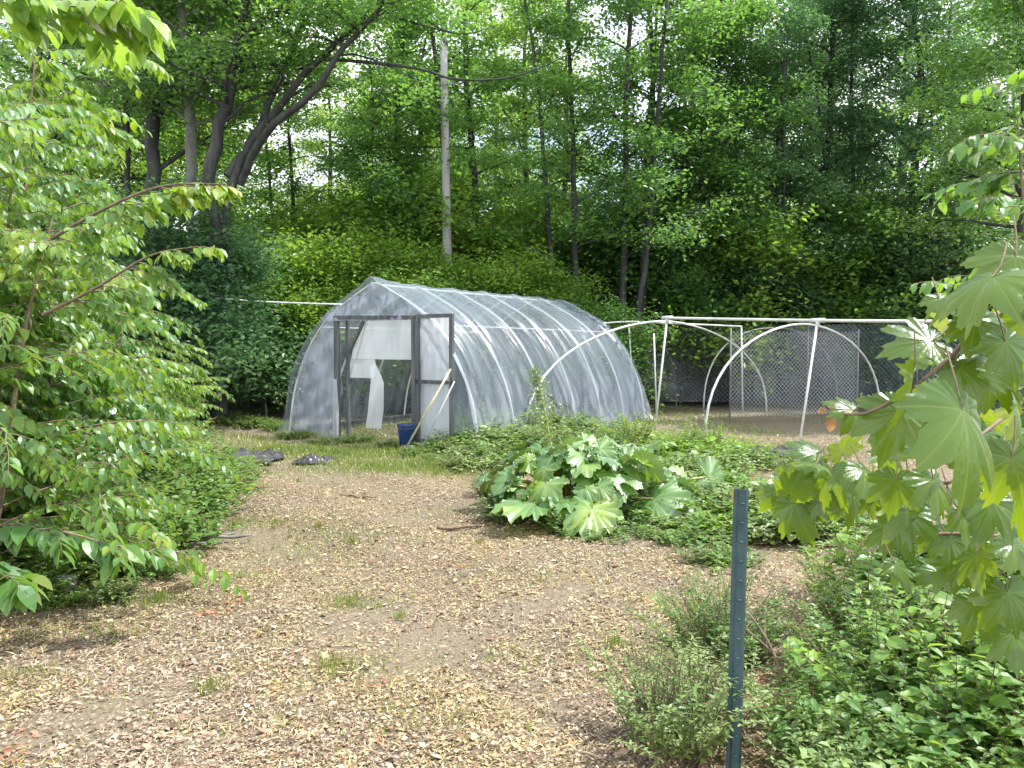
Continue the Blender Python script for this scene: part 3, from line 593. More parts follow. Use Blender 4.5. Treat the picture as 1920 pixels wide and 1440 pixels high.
def sheet(poly_s, z0f, z1f, y, n=26, m=18, amp=.02, seed=0, mat='film_end', name='end_film', parent=GH, ff=5.):
    """crinkled sheet in the end wall between two height functions of s"""
    rr = rs(seed); ph = rr.uniform(0, 6, 6); s = np.linspace(poly_s[0], poly_s[1], n); V = []
    for i, a in enumerate(s):
        for j, t in enumerate(np.linspace(0, 1, m)):
            z = z0f(a)*(1-t)+z1f(a)*t
            dy = amp*(math.sin(ff*a+ph[0]+3*z)+.6*math.sin(2.3*ff*(a+.7*z)+ph[1])+.5*math.sin(3.7*ff*(.6*a-z)+ph[2])+.3*math.sin(9*ff*a+4*z))
            V.append((a, y+dy, z))
    b = Buf(); i = np.arange(n-1)[:, None]*m+np.arange(m-1)[None]; b.add(V, np.stack([i, i+m, i+m+1, i+1], -1).reshape(-1, 4))
    return ob(name, mesh(name, b, mat, True), parent)
DL, DR, DO, DH = -.76, .84, 1.60, 1.93   # left post, hinge post, door's outer stile, head
sheet((-1.97, DL), lambda s: .02, lambda s: zt(s)-.005, -.01, seed=1, amp=.03, name='end_film')
sheet((-1.15, 1.15), lambda s: DH-.02, lambda s: max(DH-.015, zt(s)+.02), -.05, seed=2, amp=.045, n=70, m=22, name='gable_film', ff=4.2)
sheet((DR, 1.97), lambda s: .02, lambda s: zt(s)-.005, .03, seed=3, amp=.025, name='end_film')
# frame of the end wall
def post(name, s, z0, z1, w, d, y, mat='plank', parent=GH, lean=0):
    b = Buf(); beam(b, (s+lean, y, z0), (s, y, z1), w, d); return ob(name, mesh(name, b, mat), parent)
post('post', DL, -.05, DH+.03, .09, .05, -.075); post('post', DL+.13, -.05, DH-.02, .05, .04, .035)
post('post', DR, -.05, DH-.025, .07, .05, -.075)
b = Buf(); beam(b, (DL-.05, -.075, DH+.04), (DR+.03, -.075, DH+.005), .055, .055); ob('lintel', mesh('lintel', b, 'plank'), GH)
b = Buf(); beam(b, (DL+.1, .05, 1.35), (DL+.48, .05, DH-.02), .04, .05); ob('brace', mesh('brace', b, 'plank'), GH)
b = Buf(); beam(b, (DL+.12, .05, .98), (-.12, .05, .98), .035, .045); ob('rail', mesh('rail', b, 'plank'), GH)
# torn sheet in the doorway
def poly_sheet(name, pts, y, mat, parent=GH, amp=.015, seed=0, n=22):
    """thin sheet cut to an outline given as rows (z, left s, right s)"""
    rr = rs(seed); ph = rr.uniform(0, 6, 4); V = []; rows = sorted(pts)
    zs = [q[0] for q in rows]; Z = np.linspace(zs[0], zs[-1], 30)
    for z in Z:
        l_ = np.interp(z, zs, [q[1] for q in rows]); h = np.interp(z, zs, [q[2] for q in rows])
        for t in np.linspace(0, 1, n):
            a = l_+(h-l_)*t; V.append((a, y+amp*(math.sin(5*a+ph[0]+2*z)+.6*math.sin(11*a-5*z+ph[1])), z))
    b = Buf(); i = np.arange(29)[:, None]*n+np.arange(n-1)[None]; b.add(V, np.stack([i, i+1, i+n+1, i+n], -1).reshape(-1, 4)); return ob(name, mesh(name, b, mat, True), parent)
poly_sheet('torn_sheet', [(.985, DL+.14, -.14), (1.12, DL+.14, -.06), (1.30, DL+.16, -.10)], .07, 'film_white', seed=4)
poly_sheet('torn_sheet', [(1.302, DL+.16, .76), (1.36, DL+.18, .80), (1.6, DL+.24, DR), (DH-.02, DL+.42, DR)], .07, 'film_white', seed=5)
poly_sheet('hanging_flap', [(.22, -.16, .10), (.5, -.12, .14), (.95, -.11, .17), (1.05, -.12, .12), (1.26, -.14, -.05)], -.02, 'film_white', amp=.03, seed=6, n=10)
poly_sheet('hanging_strip', [(.02, DL-.09, DL+.06), (.5, DL-.05, DL+.08), (.98, DL-.02, DL+.05)], -.125, 'film_white', amp=.008, seed=7, n=6)
# door leaf
dr = bpy.data.objects.new('door', None); C.objects.link(dr); dr.parent = GH; dr.location = (DR+.04, -.075, 0); dr.rotation_euler = (0, 0, R(-2))
dw = DO-DR-.04
for x in (.03, dw-.035):
    b = Buf(); beam(b, (x, 0, .06), (x, 0, DH-.01), .065, .045); ob('stile', mesh('stile', b, 'plank'), dr)
for z in (.10, .98, DH+.02):
    b = Buf(); beam(b, (0, 0, z), (dw, 0, z), .045, .055); ob('rail', mesh('rail', b, 'plank'), dr)
sheet((.05, dw-.05), lambda s: .1, lambda s: DH, .035, seed=8, amp=.012, name='door_film', parent=dr, mat='film_white')
b = Buf(); beam(b, (dw-.04, -.04, .9), (dw-.04, -.04, 1.05), .02, .03); ob('handle', mesh('handle', b, 'steel'), dr)
# rear end wall
sheet((-1.95, 1.95), lambda s: .02, lambda s: zt(s)-.01, GL-.02, seed=10, amp=.03, n=60, name='rear_film')
for s in (-.8, .8): post('post', s, 0, zt(s), .07, .05, GL-.06)

# blue bucket
o = root('bucket', 'blue plastic bucket standing at the greenhouse doorway', 'bucket', at(763, 800, 11.75)*1); o.location.z = 0
b = Buf(); tube(b, [(0, 0, .0), (0, 0, .01), (0, 0, .3), (0, 0, .34)], [.105, .11, .14, .145], 20); box(b, -.01, .01, -.01, .01, .0, .01)
tube(b, [(0, 0, .335), (0, 0, .31), (0, 0, .02), (0, 0, .015)], [.143, .133, .10, .001], 20); ob('body', mesh('body', b, 'blue', True), o)
b = Buf(); a = np.linspace(0, PI, 12); tube(b, [(.145*math.cos(q), -.03-.12*math.sin(q), .33-.05*math.sin(q)) for q in a], [.004]*12, 5); ob('handle', mesh('handle', b, 'steel', True), o)
b = Buf(); tube(b, [(0, 0, .30), (0, 0, .335), (0, 0, .345)], [.146, .151, .148], 20); ob('rim', mesh('rim', b, 'blue', True), o)
# garden tools leaning on the door
A0 = at(764, 826, 11.1); A1 = at(845, 692, 11.25)
o = root('garden_fork', 'pale wooden handled garden fork leaning against the greenhouse door', 'garden tool', (A0.x, A0.y, 0))
q = Vector((A0.x, A0.y, 0)); b = Buf(); v0 = Vector((0, 0, .1)); v1 = A1-q; tube(b, [v0, v1], [.016, .014], 8, cap=True); ob('handle', mesh('handle', b, 'handle', True), o)
b = Buf(); dv = (v1-v0).normalized(); sd = Vector((.9, -.4, 0)).normalized()
tube(b, [v0-sd*.09, v0+sd*.09], [.009]*2, 6, cap=True)
for k in (-.09, -.03, .03, .09): tube(b, [v0+sd*k, v0+sd*k-dv*.12+Vector((0, 0, .0))], [.007, .003], 5, cap=True)
ob('tines', mesh('tines', b, 'steel', True), o)
A0 = at(790, 822, 11.0); A1 = at(836, 700, 11.2)
o = root('garden_rake', 'thin dark metal rake leaning on the greenhouse door right of the fork', 'garden tool', (A0.x, A0.y, 0)); q = Vector((A0.x, A0.y, 0))
A1 = at(852, 715, 11.2); v0 = Vector((0, 0, .06)); v1 = A1-q
b = Buf(); tube(b, [v0, v1], [.012, .011], 8, cap=True); ob('handle', mesh('handle', b, 'pole', True), o)
b = Buf(); tube(b, [v0-sd*.2, v0+sd*.2], [.009]*2, 6, cap=True)
for k in np.linspace(-.19, .19, 10): tube(b, [v0+sd*k, v0+sd*k-Vector((0, .02, .055))], [.005, .003], 5, cap=True)
ob('rake_head', mesh('rake_head', b, 'steel', True), o)

# ------------------------------------------------------------------ white pipe frames and netting
def pipe(b, P, r_=.02, n=None): tube(b, P, [r_]*len(P), 8, n, cap=True)
o = root('pipe_trellis', 'long white pipe rail on two leaning posts in front of the netting', 'trellis', gr(1225, 825))
q = np.array(o.location)
def rel(*p): return np.array(at(*p))-q
p1t = rel(1251, 596, 12.7); p2t = rel(1533, 601, 10.5); p3t = rel(1800, 605, 9.0)
b = Buf(); pipe(b, [p1t-[.05, -.05, 0], p2t, p3t+[.5, -.6, -.01]], .020, 16); ob('rail', mesh('rail', b, 'pvc', True), o)
for top, bp in ((p1t, gr(1225, 825)), (p2t, gr(1493, 864))):
    b = Buf(); pipe(b, [np.array(bp)-q-[0, 0, .08], top], .017); ob('post', mesh('post', b, 'pvc', True), o)
    b = Buf(); tube(b, [top+[0, 0, -.09], top+[0, 0, .0]], [.029]*2, 8, cap=True); tube(b, [top+[-.07, .07, 0], top+[.07, -.07, 0]], [.031]*2, 8, cap=True); ob('joint', mesh('joint', b, 'pvc', True), o)
o = root('pipe_trellis', 'lower white pipe rail with thin posts behind the tall rail', 'trellis', G(1180, 17)); q = np.array(o.location)
b = Buf(); pipe(b, [rel(1120, 607, 16.8), rel(1180, 603, 17), rel(1250, 606, 17.2), rel(1391, 612, 17.5)], .018, 12); ob('rail', mesh('rail', b, 'pvc', True), o)
for (a, c, d, Y) in ((1179, 607, 1190, 17), (1226, 625, 1232, 16.5), (1390, 612, 1394, 17.5)):
    b = Buf(); g = G(d, Y); pipe(b, [np.array(g)-q, rel(a, c, Y)], .018); ob('post', mesh('post', b, 'pvc', True), o)
def hoop(f0, f1, top, label, rad=.021, sq=.75):
    f0 = np.array(f0); f1 = np.array(f1); o = root('pipe_hoop', label, 'pipe hoop', f0)
    d = f1-f0; b = Buf(); pts = []
    for a in np.linspace(0, PI, 28):
        s = (1-math.copysign(abs(math.cos(a))**sq, math.cos(a)))/2; pts.append(d*s+[0, 0, top*math.sin(a)**.8 if math.sin(a) > 0 else 0])
    tube(b, pts, [rad]*28, 8, cap=True); ob('pipe', mesh('pipe', b, 'pvc', True), o)
hoop((.2, 12.3, 0), (5.5, 17.0, 0), 1.97, 'large white pipe hoop arching from beside the rhubarb in front of the greenhouse', .019, 1.15)
hoop((3.02, 12.3, 0), (7.3, 15.6, 0), 1.90, 'white pipe hoop standing under the near post of the white rail', .020, 1.1)
hoop((4.45, 18.3, 0), (8.1, 19.6, 0), 1.95, 'thin white pipe hoop farther back beside the dark netting', .019, .9)
hoop((1.75, 19.4, 0), (4.15, 19.9, 0), 2.05, 'thin white pipe hoop partly hidden by the far end of the greenhouse', .018, 1.0)
# netting: dark garden net on stakes along the back, fine wire mesh in front of it
def net(name, label, P, z0, z1, step, wr, mat, kind='diamond', filmm=None, sagf=.04, seed=0):
    o = root(name, label, 'netting', P[0]); P = np.array(P, float); q = P[0].copy(); rr = rs(seed)
    seg = np.linalg.norm(np.diff(P, axis=0), axis=1); Ltot = seg.sum(); cum = np.concatenate([[0], np.cumsum(seg)])
    def pt(s, z): return np.array([np.interp(s, cum, P[:, 0])-q[0], np.interp(s, cum, P[:, 1])-q[1], z])
    b = Buf(); Hh = z1-z0
    def strand(s0, za, s1, zb):
        n = 4; pts = [pt(s0+(s1-s0)*t, za+(zb-za)*t) for t in np.linspace(0, 1, n)]
        tube(b, pts, [wr]*n, 3)
    if kind == 'diamond':
        for s in np.arange(-Hh, Ltot, step):
            for sg in (1, -1):
                s0, s1 = (s, s+Hh) if sg == 1 else (s+Hh, s)
                za, zb = z0, z1
                # clip to the panel
                c0 = np.clip(s0, 0, Ltot); c1 = np.clip(s1, 0, Ltot)
                if abs(c1-c0) < .02: continue
                f = lambda c: za+(zb-za)*(c-s0)/(s1-s0)
                strand(c0, f(c0), c1, f(c1))
    else:
        for s in np.arange(0, Ltot+.01, step): strand(s, z0, s, z1)
        for z in np.arange(z0, z1+.01, step): tube(b, [pt(s, z) for s in np.linspace(0, Ltot, 30)], [wr]*30, 3)
    ob('mesh', mesh(name, b, mat), o)
    if filmm:
        n = 90; m = 14; V = []
        for s in np.linspace(0, Ltot, n):
            for t in np.linspace(0, 1, m):
                p = pt(s, z0+Hh*t-sagf*math.sin(s*2.2)**2*t); p[1] += .05+.06*math.sin(s*3+4*t); V.append(p)
        b = Buf(); i = np.arange(n-1)[:, None]*m+np.arange(m-1)[None]; b.add(V, np.stack([i, i+m, i+m+1, i+1], -1).reshape(-1, 4)); ob('shade_cloth', mesh('shade_cloth', b, filmm, True), o)
    for s in np.linspace(0, Ltot, max(2, int(Ltot/2.4)+1)):
        b = Buf(); p = pt(s, 0); tube(b, [p+[0, -.03, -.1], p+[0, -.03, z1+.05]], [.016]*2, 6, cap=True); ob('stake', mesh('stake', b, 'bark_pale', True), o)
    return o
net('garden_net', 'dark garden netting hung along the far side of the vegetable plot', [G(1135, 20), G(1400, 19.5), G(1620, 18), G(1960, 15)], .12, 2.02, .11, .0042, 'wire', 'diamond', 'netfilm')
net('wire_mesh', 'fine wire mesh panel showing its diamonds inside the near pipe hoop', [(4.2, 15.2, 0), (7.0, 16.0, 0)], .15, 1.8, .085, .0032, 'wire_light')
net('garden_net', 'thin dark netting with pale stake left of the greenhouse', [G(330, 17), G(495, 17), G(640, 18.5)], .05, 1.55, .12, .005, 'net', 'square', None)
o = root('stake', 'thin pale stake standing alone left of the greenhouse', 'stake', G(499, 16.5)); b = Buf(); P1 = at(490, 645, 16.5); tube(b, [(0, 0, -.1), np.array(P1)-np.array(o.location)], [.02, .018], 8, cap=True)
ob('shaft', mesh('shaft', b, 'pvc', True), o)

# ------------------------------------------------------------------ near saplings with ranked leaves
TO = T_ovate(.29, .28, 4)
def sapling(seed, stems, nbr, blen, leaf, t0=.2, az=None, azs=PI, per=13, sub=5, up=.25, lean=None, lw=None):
    """stems as (points, radii); twigs carry two ranks of drooping leaves"""
    r = rs(seed); w = Buf(); LP = []; LD = []; LN = []; LS = []
    def twig(b0, d, ln, r0, n):
        m = 8; pts = [b0]; dd = d.copy()
        for q in range(m-1):
            dd = nrm(dd+r.normal(0, .07, 3)+np.array([0, 0, -.10])); pts.append(pts[-1]+dd*ln/(m-1))
        pts = np.array(pts); tube(w, pts, np.linspace(r0, .0012, m), 4)
        for k in range(n):
            t = .12+.88*(k+.3*r.rand())/n; f = t*(m-1); i = min(m-2, int(f)); p = pts[i]+(pts[i+1]-pts[i])*(f-i)
            tg = nrm(pts[i+1]-pts[i]); side = nrm(np.cross(tg, [0, 0, 1])); sg = 1 if k % 2 else -1
            ld = nrm(side*sg*r.uniform(.5, 1)+tg*r.uniform(.35, .8)+np.array([0, 0, -r.uniform(.15, .9)]))
            LP.append(p); LD.append(ld); LN.append(np.array([0, 0, 1.])+side*sg*r.uniform(.0, .8)+r.normal(0, .25, 3)); LS.append(leaf*r.uniform(.65, 1.2)*(.75+.5*math.sin(PI*min(1, t+.1))))
        return pts
    for P, Rr in stems:
        SP, SR = spline(P, Rr, 18); tube(w, SP, SR, 7)
        for j in range(nbr):
            t = t0+(1-t0)*(j+r.rand())/nbr; i = min(16, int(t*17)); a = (az+r.uniform(-azs, azs)) if az is not None else r.uniform(0, 2*PI)
            e = up+r.uniform(-.2, .3); ln = blen*(1.2-.6*t)*r.uniform(.6, 1.15)
            d = np.array([math.cos(a)*math.cos(e), math.sin(a)*math.cos(e), math.sin(e)])
            pts = twig(SP[i], d, ln, max(.004, SR[i]*.4), int(per*ln/.8)+4)
            for s in range(sub):
                q = r.randint(2, 7); a2 = a+r.choice([-1, 1])*r.uniform(.4, 1.1); e2 = r.uniform(-.2, .3)
                twig(pts[q], np.array([math.cos(a2)*math.cos(e2), math.sin(a2)*math.cos(e2), math.sin(e2)]), ln*r.uniform(.3, .6), .003, int(per*ln*.45/.8)+3)
    c = Buf(); place(c, TO, LP, LD, LN, LS); return w, c
def put_sap(name, label, loc, wc, leafm, barkm='twig', group=None, cat='sapling'):
    o = root(name, label, cat, loc, 0, group); ob('stems', mesh('stems', wc[0], barkm, True), o); ob('foliage', mesh('foliage', wc[1], leafm), o); return o
def st(x, y, h, dx, dy, r0=.02): return (np.array([(x, y, 0), (x+dx*.3, y+dy*.3, h*.35), (x+dx*.6, y+dy*.6, h*.7), (x+dx, y+dy, h)]), np.array([r0, r0*.75, r0*.5, .004]))
put_sap('sapling', 'tall bright sapling nearest the camera on the left with long rows of drooping leaves', (-3.2, 4.3, 0),
        sapling(31, [st(0, 0, 2.9, .1, .1, .025), st(-.2, .2, 2.6, -.3, .3, .02), st(.15, .2, 2.3, .35, .2, .02)], 26, 1.0, .072, t0=.1, az=.1, azs=2.4, sub=6, per=15), 'leaf_sap')
put_sap('sapling', 'leafy sapling behind the nearest one with pale hanging leaves', (-3.9, 5.9, 0),
        sapling(32, [st(0, 0, 3.3, .2, .1, .025), st(.3, .1, 2.8, .3, -.1, .02)], 26, 1.2, .075, t0=.06, az=0, azs=2.4, sub=6, per=16), 'leaf_near')
put_sap('sapling', 'lower sapling with its branches reaching toward the greenhouse', (-4.05, 6.6, 0),
        sapling(33, [st(0, 0, 1.9, .2, .2, .02), st(.3, .3, 1.6, .3, .1, .018), st(-.2, .3, 2.0, 0, .2, .018)], 18, 1.0, .068, t0=.1, az=.2, azs=2.6, sub=6, per=17), 'leaf_near')
put_sap('sapling', 'farthest sapling of the left row where bare earth meets the wood', (-4.4, 8.3, 0),
        sapling(34, [st(0, 0, 1.9, .3, .1, .02), st(.3, .2, 1.7, .2, .1, .018), st(-.3, .2, 2.3, .1, .1, .018), st(-.7, .1, 2.3, .1, .1, .018)], 18, 1.1, .068, t0=.08, az=.1, azs=2.8, sub=6, per=17), 'leaf_bush')
put_sap('sapling', 'tall sapling at the far left edge of the view', (-4.6, 7.2, 0),
        sapling(35, [st(0, 0, 4.4, .3, .1, .03), st(-.4, .2, 4.0, .2, .1, .02)], 26, 1.4, .11, t0=.15, az=.1, azs=2.8, sub=6), 'leaf_sap')
put_sap('sapling', 'slim upright sapling between the nearest and the second of the left row', (-3.45, 5.2, 0),
        sapling(37, [st(0, 0, 2.0, .15, .1, .02), st(-.3, .1, 2.6, .1, .1, .02)], 16, .9, .07, t0=.1, az=.1, azs=2.6, sub=6, per=16), 'leaf_near')
put_sap('sapling', 'bright round sapling in front of the dark wood left of the greenhouse', (-3.95, 7.4, 0),
        sapling(38, [st(0, 0, 1.55, .2, .1, .02), st(.2, .1, 1.3, .3, .1, .02), st(-.3, .1, 1.7, -.1, .1, .02)], 18, .8, .06, t0=.08, az=.1, azs=2.8, sub=6, per=18), 'leaf_lime')
put_sap('sapling', 'dense young sapling filling the lower left edge of the view', (-3.85, 5.2, 0),
        sapling(39, [st(0, 0, 2.4, .1, .1, .02), st(-.3, .2, 3.0, .0, .1, .02), st(.2, .3, 1.7, .2, .1, .02)], 20, 1.0, .08, t0=.05, az=.1, azs=2.8, sub=6, per=17), 'leaf_sap')
put_sap('sapling', 'tall lime sapling standing behind the nearest ones with its top out of the frame', (-3.9, 5.0, 0),
        sapling(40, [st(0, 0, 3.9, .2, .1, .025), st(.3, .2, 3.3, .2, .1, .02)], 26, 1.1, .075, t0=.12, az=.1, azs=2.8, sub=6, per=15), 'leaf_sap')
# two branches reaching into the view
def branch(label, P, rad, seed, n, ln, leaf, leafm, az, name='overhanging_branch'):
    o = root(name, label, 'branch', P[0]); P = np.array(P)-np.array(P[0])
    wc = sapling(seed, [(P, np.array(rad))], n, ln, leaf, t0=.05, az=az, azs=.9, per=14, sub=2, up=.05)
    ob('wood', mesh('wood', wc[0], 'twig', True), o); ob('foliage', mesh('foliage', wc[1], leafm), o)
branch('long thin branch with dense hanging leaves reaching across the large tree trunk', [at(60, 470, 4.4), at(180, 400, 4.3), at(300, 350, 4.2), at(420, 345, 4.1)], [.012, .009, .006, .003], 41, 16, .3, .075, 'leaf_sap', .1)
branch('lower thin branch of drooping leaves below the long one on the left', [at(80, 590, 4.2), at(180, 540, 4.1), at(280, 480, 4.05), at(370, 462, 4.0)], [.01, .008, .005, .003], 42, 12, .28, .07, 'leaf_sap', .1)
branch('yellow green leafy branch in the top left corner', [at(-80, -20, 3.2), at(60, 0, 3.2), at(140, 10, 3.1), at(205, -8, 3.1)], [.01, .008, .006, .003], 43, 12, .35, .10, 'leaf_lime', .1)
branch('low branch of broad leaves over the dark box at the bottom left', [at(-120, 960, 3.9), at(20, 990, 3.9), at(130, 1000, 3.9), at(225, 1030, 3.9)], [.01, .008, .006, .003], 44, 8, .3, .11, 'leaf_near', .0)
branch('lowest branch with large ribbed leaves at the left edge of the view', [at(-160, 1060, 3.3), at(-60, 1070, 3.3), at(30, 1085, 3.3)], [.008, .006, .003], 45, 5, .25, .13, 'leaf_near', .0)

# ------------------------------------------------------------------ bushes and weeds
def weedbush(seed, n, h, spread, leaf, per=26, w=.2, fan=.35):
    r = rs(seed); wd = Buf(); LP = []; LD = []; LN = []; LS = []
    for k in range(n):
        a = r.uniform(0, 2*PI); rr = spread*r.rand()**.6; b0 = np.array([rr*.6*math.cos(a), rr*.6*math.sin(a), -.02]); hh = h*r.uniform(.5, 1.1)*(1-.35*(rr/spread)**2)
        fl = h*.22; tip = b0+np.array([math.cos(a)*rr*.6+r.normal(0, fl), math.sin(a)*rr*.6+r.normal(0, fl), hh]); mid = (b0+tip)/2+np.array([r.normal(0, .05), r.normal(0, .05), .10*h]); sk = r.choice([.55, .8, 1., 1.25, 1.6], p=[.2, .25, .25, .2, .1])
        pts, rd = spline([b0, mid, tip], [.004, .003, .0012], 8); tube(wd, pts, rd, 4)
        for j in range(per):
            t = .12+.88*j/per; f = t*7; i = min(6, int(f)); p = pts[i]+(pts[i+1]-pts[i])*(f-i); az = j*2.39+r.rand()
            LP.append(p); LD.append([math.cos(az), math.sin(az), r.uniform(-.15, .7)]); LN.append([-math.cos(az)*.4+r.normal(0, .3), -math.sin(az)*.4+r.normal(0, .3), 1]); LS.append(sk*leaf*r.uniform(.5, 1.2)*(1.15-.5*t))
    c = Buf(); place(c, T_ovate(w, .25, 3), LP, LD, LN, LS); return wd, c
BP = {}
for k, a in {'fine': (51, 90, .62, .55, .064, 24, .25), 'broad': (52, 62, .55, .5, .09, 18, .30), 'low': (53, 80, .24, .42, .06, 16, .3), 'tall': (54, 34, .95, .4, .10, 34, .17), 'feather': (55, 120, .6, .42, .045, 44, .17)}.items():
    wd, c = weedbush(*a); BP[k] = (mesh('stems', wd, 'twig', True), mesh('foliage', c, 'leaf_bush'))
def bush(kind, loc, s=1, rz=0, label='', group=None, leafm=None, name='bush', cat='bush'):
    o = root(name, label, cat, loc, rz, group); o.scale = s if isinstance(s, tuple) else (s, s, s)
    ob('stems', BP[kind][0], o); f = ob('foliage', BP[kind][1], o)
    if leafm: f.material_slots[0].link = 'OBJECT'; f.material_slots[0].material = M[leafm]
    return o
def P0_(x, y): return (x, y, 0)
bush('feather', P0_(.62, 2.95), .75, 0, 'small feathery green bush left of the green metal post', leafm='leaf_pale')
bush('feather', P0_(1.0, 3.75), .75, 1, 'wispy bush directly behind the green metal post')
r = rs(88)
for i, (x, y, s, k) in enumerate([(1.75, 3.0, .95, 'fine'), (1.35, 2.62, .55, 'broad'), (1.85, 2.6, .7, 'broad'), (2.3, 3.3, 1.15, 'broad'), (1.6, 3.4, .8, 'feather'), (2.15, 2.75, .85, 'fine'), (1.2, 2.35, .5, 'broad'),
    (2.6, 3.0, 1.1, 'tall'), (2.45, 3.9, 1.1, 'broad'), (2.0, 3.6, 1.0, 'fine'), (2.9, 3.6, 1.3, 'fine'), (1.55, 2.8, .8, 'broad'), (2.05, 3.15, .95, 'broad'), (1.9, 4.2, .8, 'feather'), (2.6, 4.5, 1.1, 'broad'), (1.62, 2.4, .55, 'broad'), (1.28, 3.0, .55, 'fine'), (1.12, 2.5, .5, 'broad'), (1.4, 2.3, .42, 'broad'), (1.1, 2.8, .45, 'fine')]):
    bush(k, P0_(x, y), s, r.uniform(0, 6), 'fine leaved green bush in the thicket filling the bottom right corner', 'bushes of the bottom right thicket', ['leaf_lime', None, 'leaf_pale', 'leaf_lime', 'leaf_sap'][i % 5])
bush('tall', P0_(2.05, 4.3), .75, 2, 'single bright stem of narrow leaves right of the green post', leafm='leaf_lime', name='weed', cat='weed')
bush('tall', P0_(2.75, 3.9), 1.0, 2.5, 'tall weed with whorled leaves at the right edge below the maple', name='weed', cat='weed')
bush('tall', P0_(2.5, 3.5), .8, .5, 'dark leafy stem standing between the thicket and the maple', name='weed', cat='weed')
for i, (a, b_, c_, d_, h0, h1) in enumerate([(1400, 1180, 1500, 1300, .5, .12), (1405, 1150, 1475, 1290, .55, .1), (1700, 1150, 1800, 1230, .45, .3), (1190, 1300, 1235, 1420, .32, .05), (1320, 1250, 1360, 1400, .35, .02)]):
    y_ = 3.3 if i < 2 else (3.6 if i == 2 else 2.95)
    A_ = np.array(at(a, b_, y_)); B_ = np.array(at(c_, d_, y_-.15)); B_[2] = max(B_[2], .0); b = Buf(); tube(b, [A_*0, (B_-A_)*.5+[.01, 0, .02], B_-A_], [.003, .005, .007], 5, 8, cap=True); tube(b, [(B_-A_)*.4, (B_-A_)*.15+[.05, .02, .05]], [.003, .0015], 4)
    tag(ob('dead_twig', mesh('dead_twig', b, 'twig', True), loc=tuple(A_)), 'bare brown twig leaning among the bushes beside the green post', 'twig', 'bare twigs among the bushes beside the green post')
# around the rhubarb and garden beds
for i, (px, py, s, k, lm) in enumerate([(1260, 985, .8, 'low', 'leaf_pale'), (1320, 960, 1., 'low', 'leaf_pale'), (1290, 1020, .8, 'low', None), (1340, 1005, .9, 'low', 'leaf_lime'), (1240, 940, 1., 'low', None), (1370, 960, 1.3, 'low', 'leaf_pale'), (1345, 930, 1.3, 'low', None), (1300, 940, 1.3, 'low', 'leaf_pale'), (1330, 985, 1.2, 'low', 'leaf_lime'), (1420, 990, 1.3, 'low', None), (1470, 1010, 1.2, 'low', 'leaf_pale'), (1540, 1000, 1.2, 'low', None), (1480, 960, 1.3, 'low', None), (1560, 960, 1.3, 'low', 'leaf_lime'), (1200, 1010, .6, 'low', None), (1130, 1015, .55, 'low', 'leaf_bush'), (1350, 1060, .7, 'low', None)]):
    bush(k, gr(px, py), s, r.uniform(0, 6), 'pale low leafy plant between the rhubarb and the green post', 'low plants right of the rhubarb', lm, 'leafy_plant', 'plant')
for i, (px, py, s, k, lm) in enumerate([(900, 822, 1.0, 'fine', 'leaf_pale'), (960, 826, 1.0, 'broad', 'leaf_pale'), (1035, 825, .95, 'fine', None), (1100, 822, .8, 'broad', 'leaf_bush'), (1180, 835, .8, 'fine', 'leaf_lime'), (960, 975, .45, 'broad', 'leaf_pale'), (1060, 1000, .4, 'fine', None), (1180, 985, .5, 'broad', None), (1240, 960, .6, 'feather', 'leaf_pale'), (930, 930, .5, 'feather', None), (1290, 960, .6, 'broad', 'leaf_pale'), (1340, 940, .6, 'broad', 'leaf_lime'), (985, 850, .8, 'broad', None), (1040, 855, .8, 'fine', 'leaf_pale'), (1090, 850, .7, 'broad', None), (905, 838, .8, 'fine', 'leaf_pale'), (945, 848, .8, 'broad', 'leaf_pale'), (1140, 850, .6, 'fine', None), (1300, 905, .7, 'broad', None), (1345, 900, .7, 'broad', 'leaf_pale'), (1260, 860, .7, 'broad', 'leaf_lime'), (1310, 850, .75, 'fine', 'leaf_lime'), (1370, 870, .7, 'broad', 'leaf_lime'), (1420, 880, .6, 'broad', None), (870, 845, .7, 'broad', None)]):
    s *= 1.25; bush(k, gr(px, py), (s, s, s*.85), r.uniform(0, 6), 'knee high leafy weed in the bed around the rhubarb', 'knee high weeds around the rhubarb', lm, 'weed', 'weed')
for i, (px, py, s, k) in enumerate([(1240, 850, 1., 'low'), (1280, 840, 1.1, 'low'), (1330, 850, 1., 'low'), (1310, 875, .9, 'low'), (1380, 845, .9, 'low'), (1260, 880, .9, 'low'), (1210, 865, .9, 'low')]):
    bush(k, gr(px, py), (s, s, s*.8), r.uniform(0, 6), 'yellow green garden plant in the bed behind the rhubarb', 'yellow green plants in the bed', 'leaf_lime', 'garden_plant', 'plant')
for i, (px, py, s, k) in enumerate([(860, 850, .9, 'low'), (900, 860, 1.1, 'low'), (935, 870, 1.2, 'low'), (885, 880, .9, 'low'), (960, 850, 1.3, 'low'), (925, 840, 1.5, 'low'), (1000, 860, 1.4, 'low')]):
    bush(k, gr(px, py), s*1.1, r.uniform(0, 6), 'soft green weed growing against the near corner of the greenhouse', 'weeds against the greenhouse corner', 'leaf_pale' if i % 2 else 'leaf_bush', 'weed', 'weed')
for i, (px, py, s) in enumerate([(795, 850, .7), (825, 845, .9), (775, 855, .6), (730, 838, .6), (680, 828, .7), (645, 830, .5), (600, 835, .6), (570, 820, .6), (545, 822, .7), (810, 865, .5), (480, 800, 1.0), (440, 795, 1.1), (520, 805, .8)]):
    bush('low', gr(px, py), s, r.uniform(0, 6), 'short green weed along the front of the greenhouse', 'weeds along the front of the greenhouse', None, 'weed', 'weed')
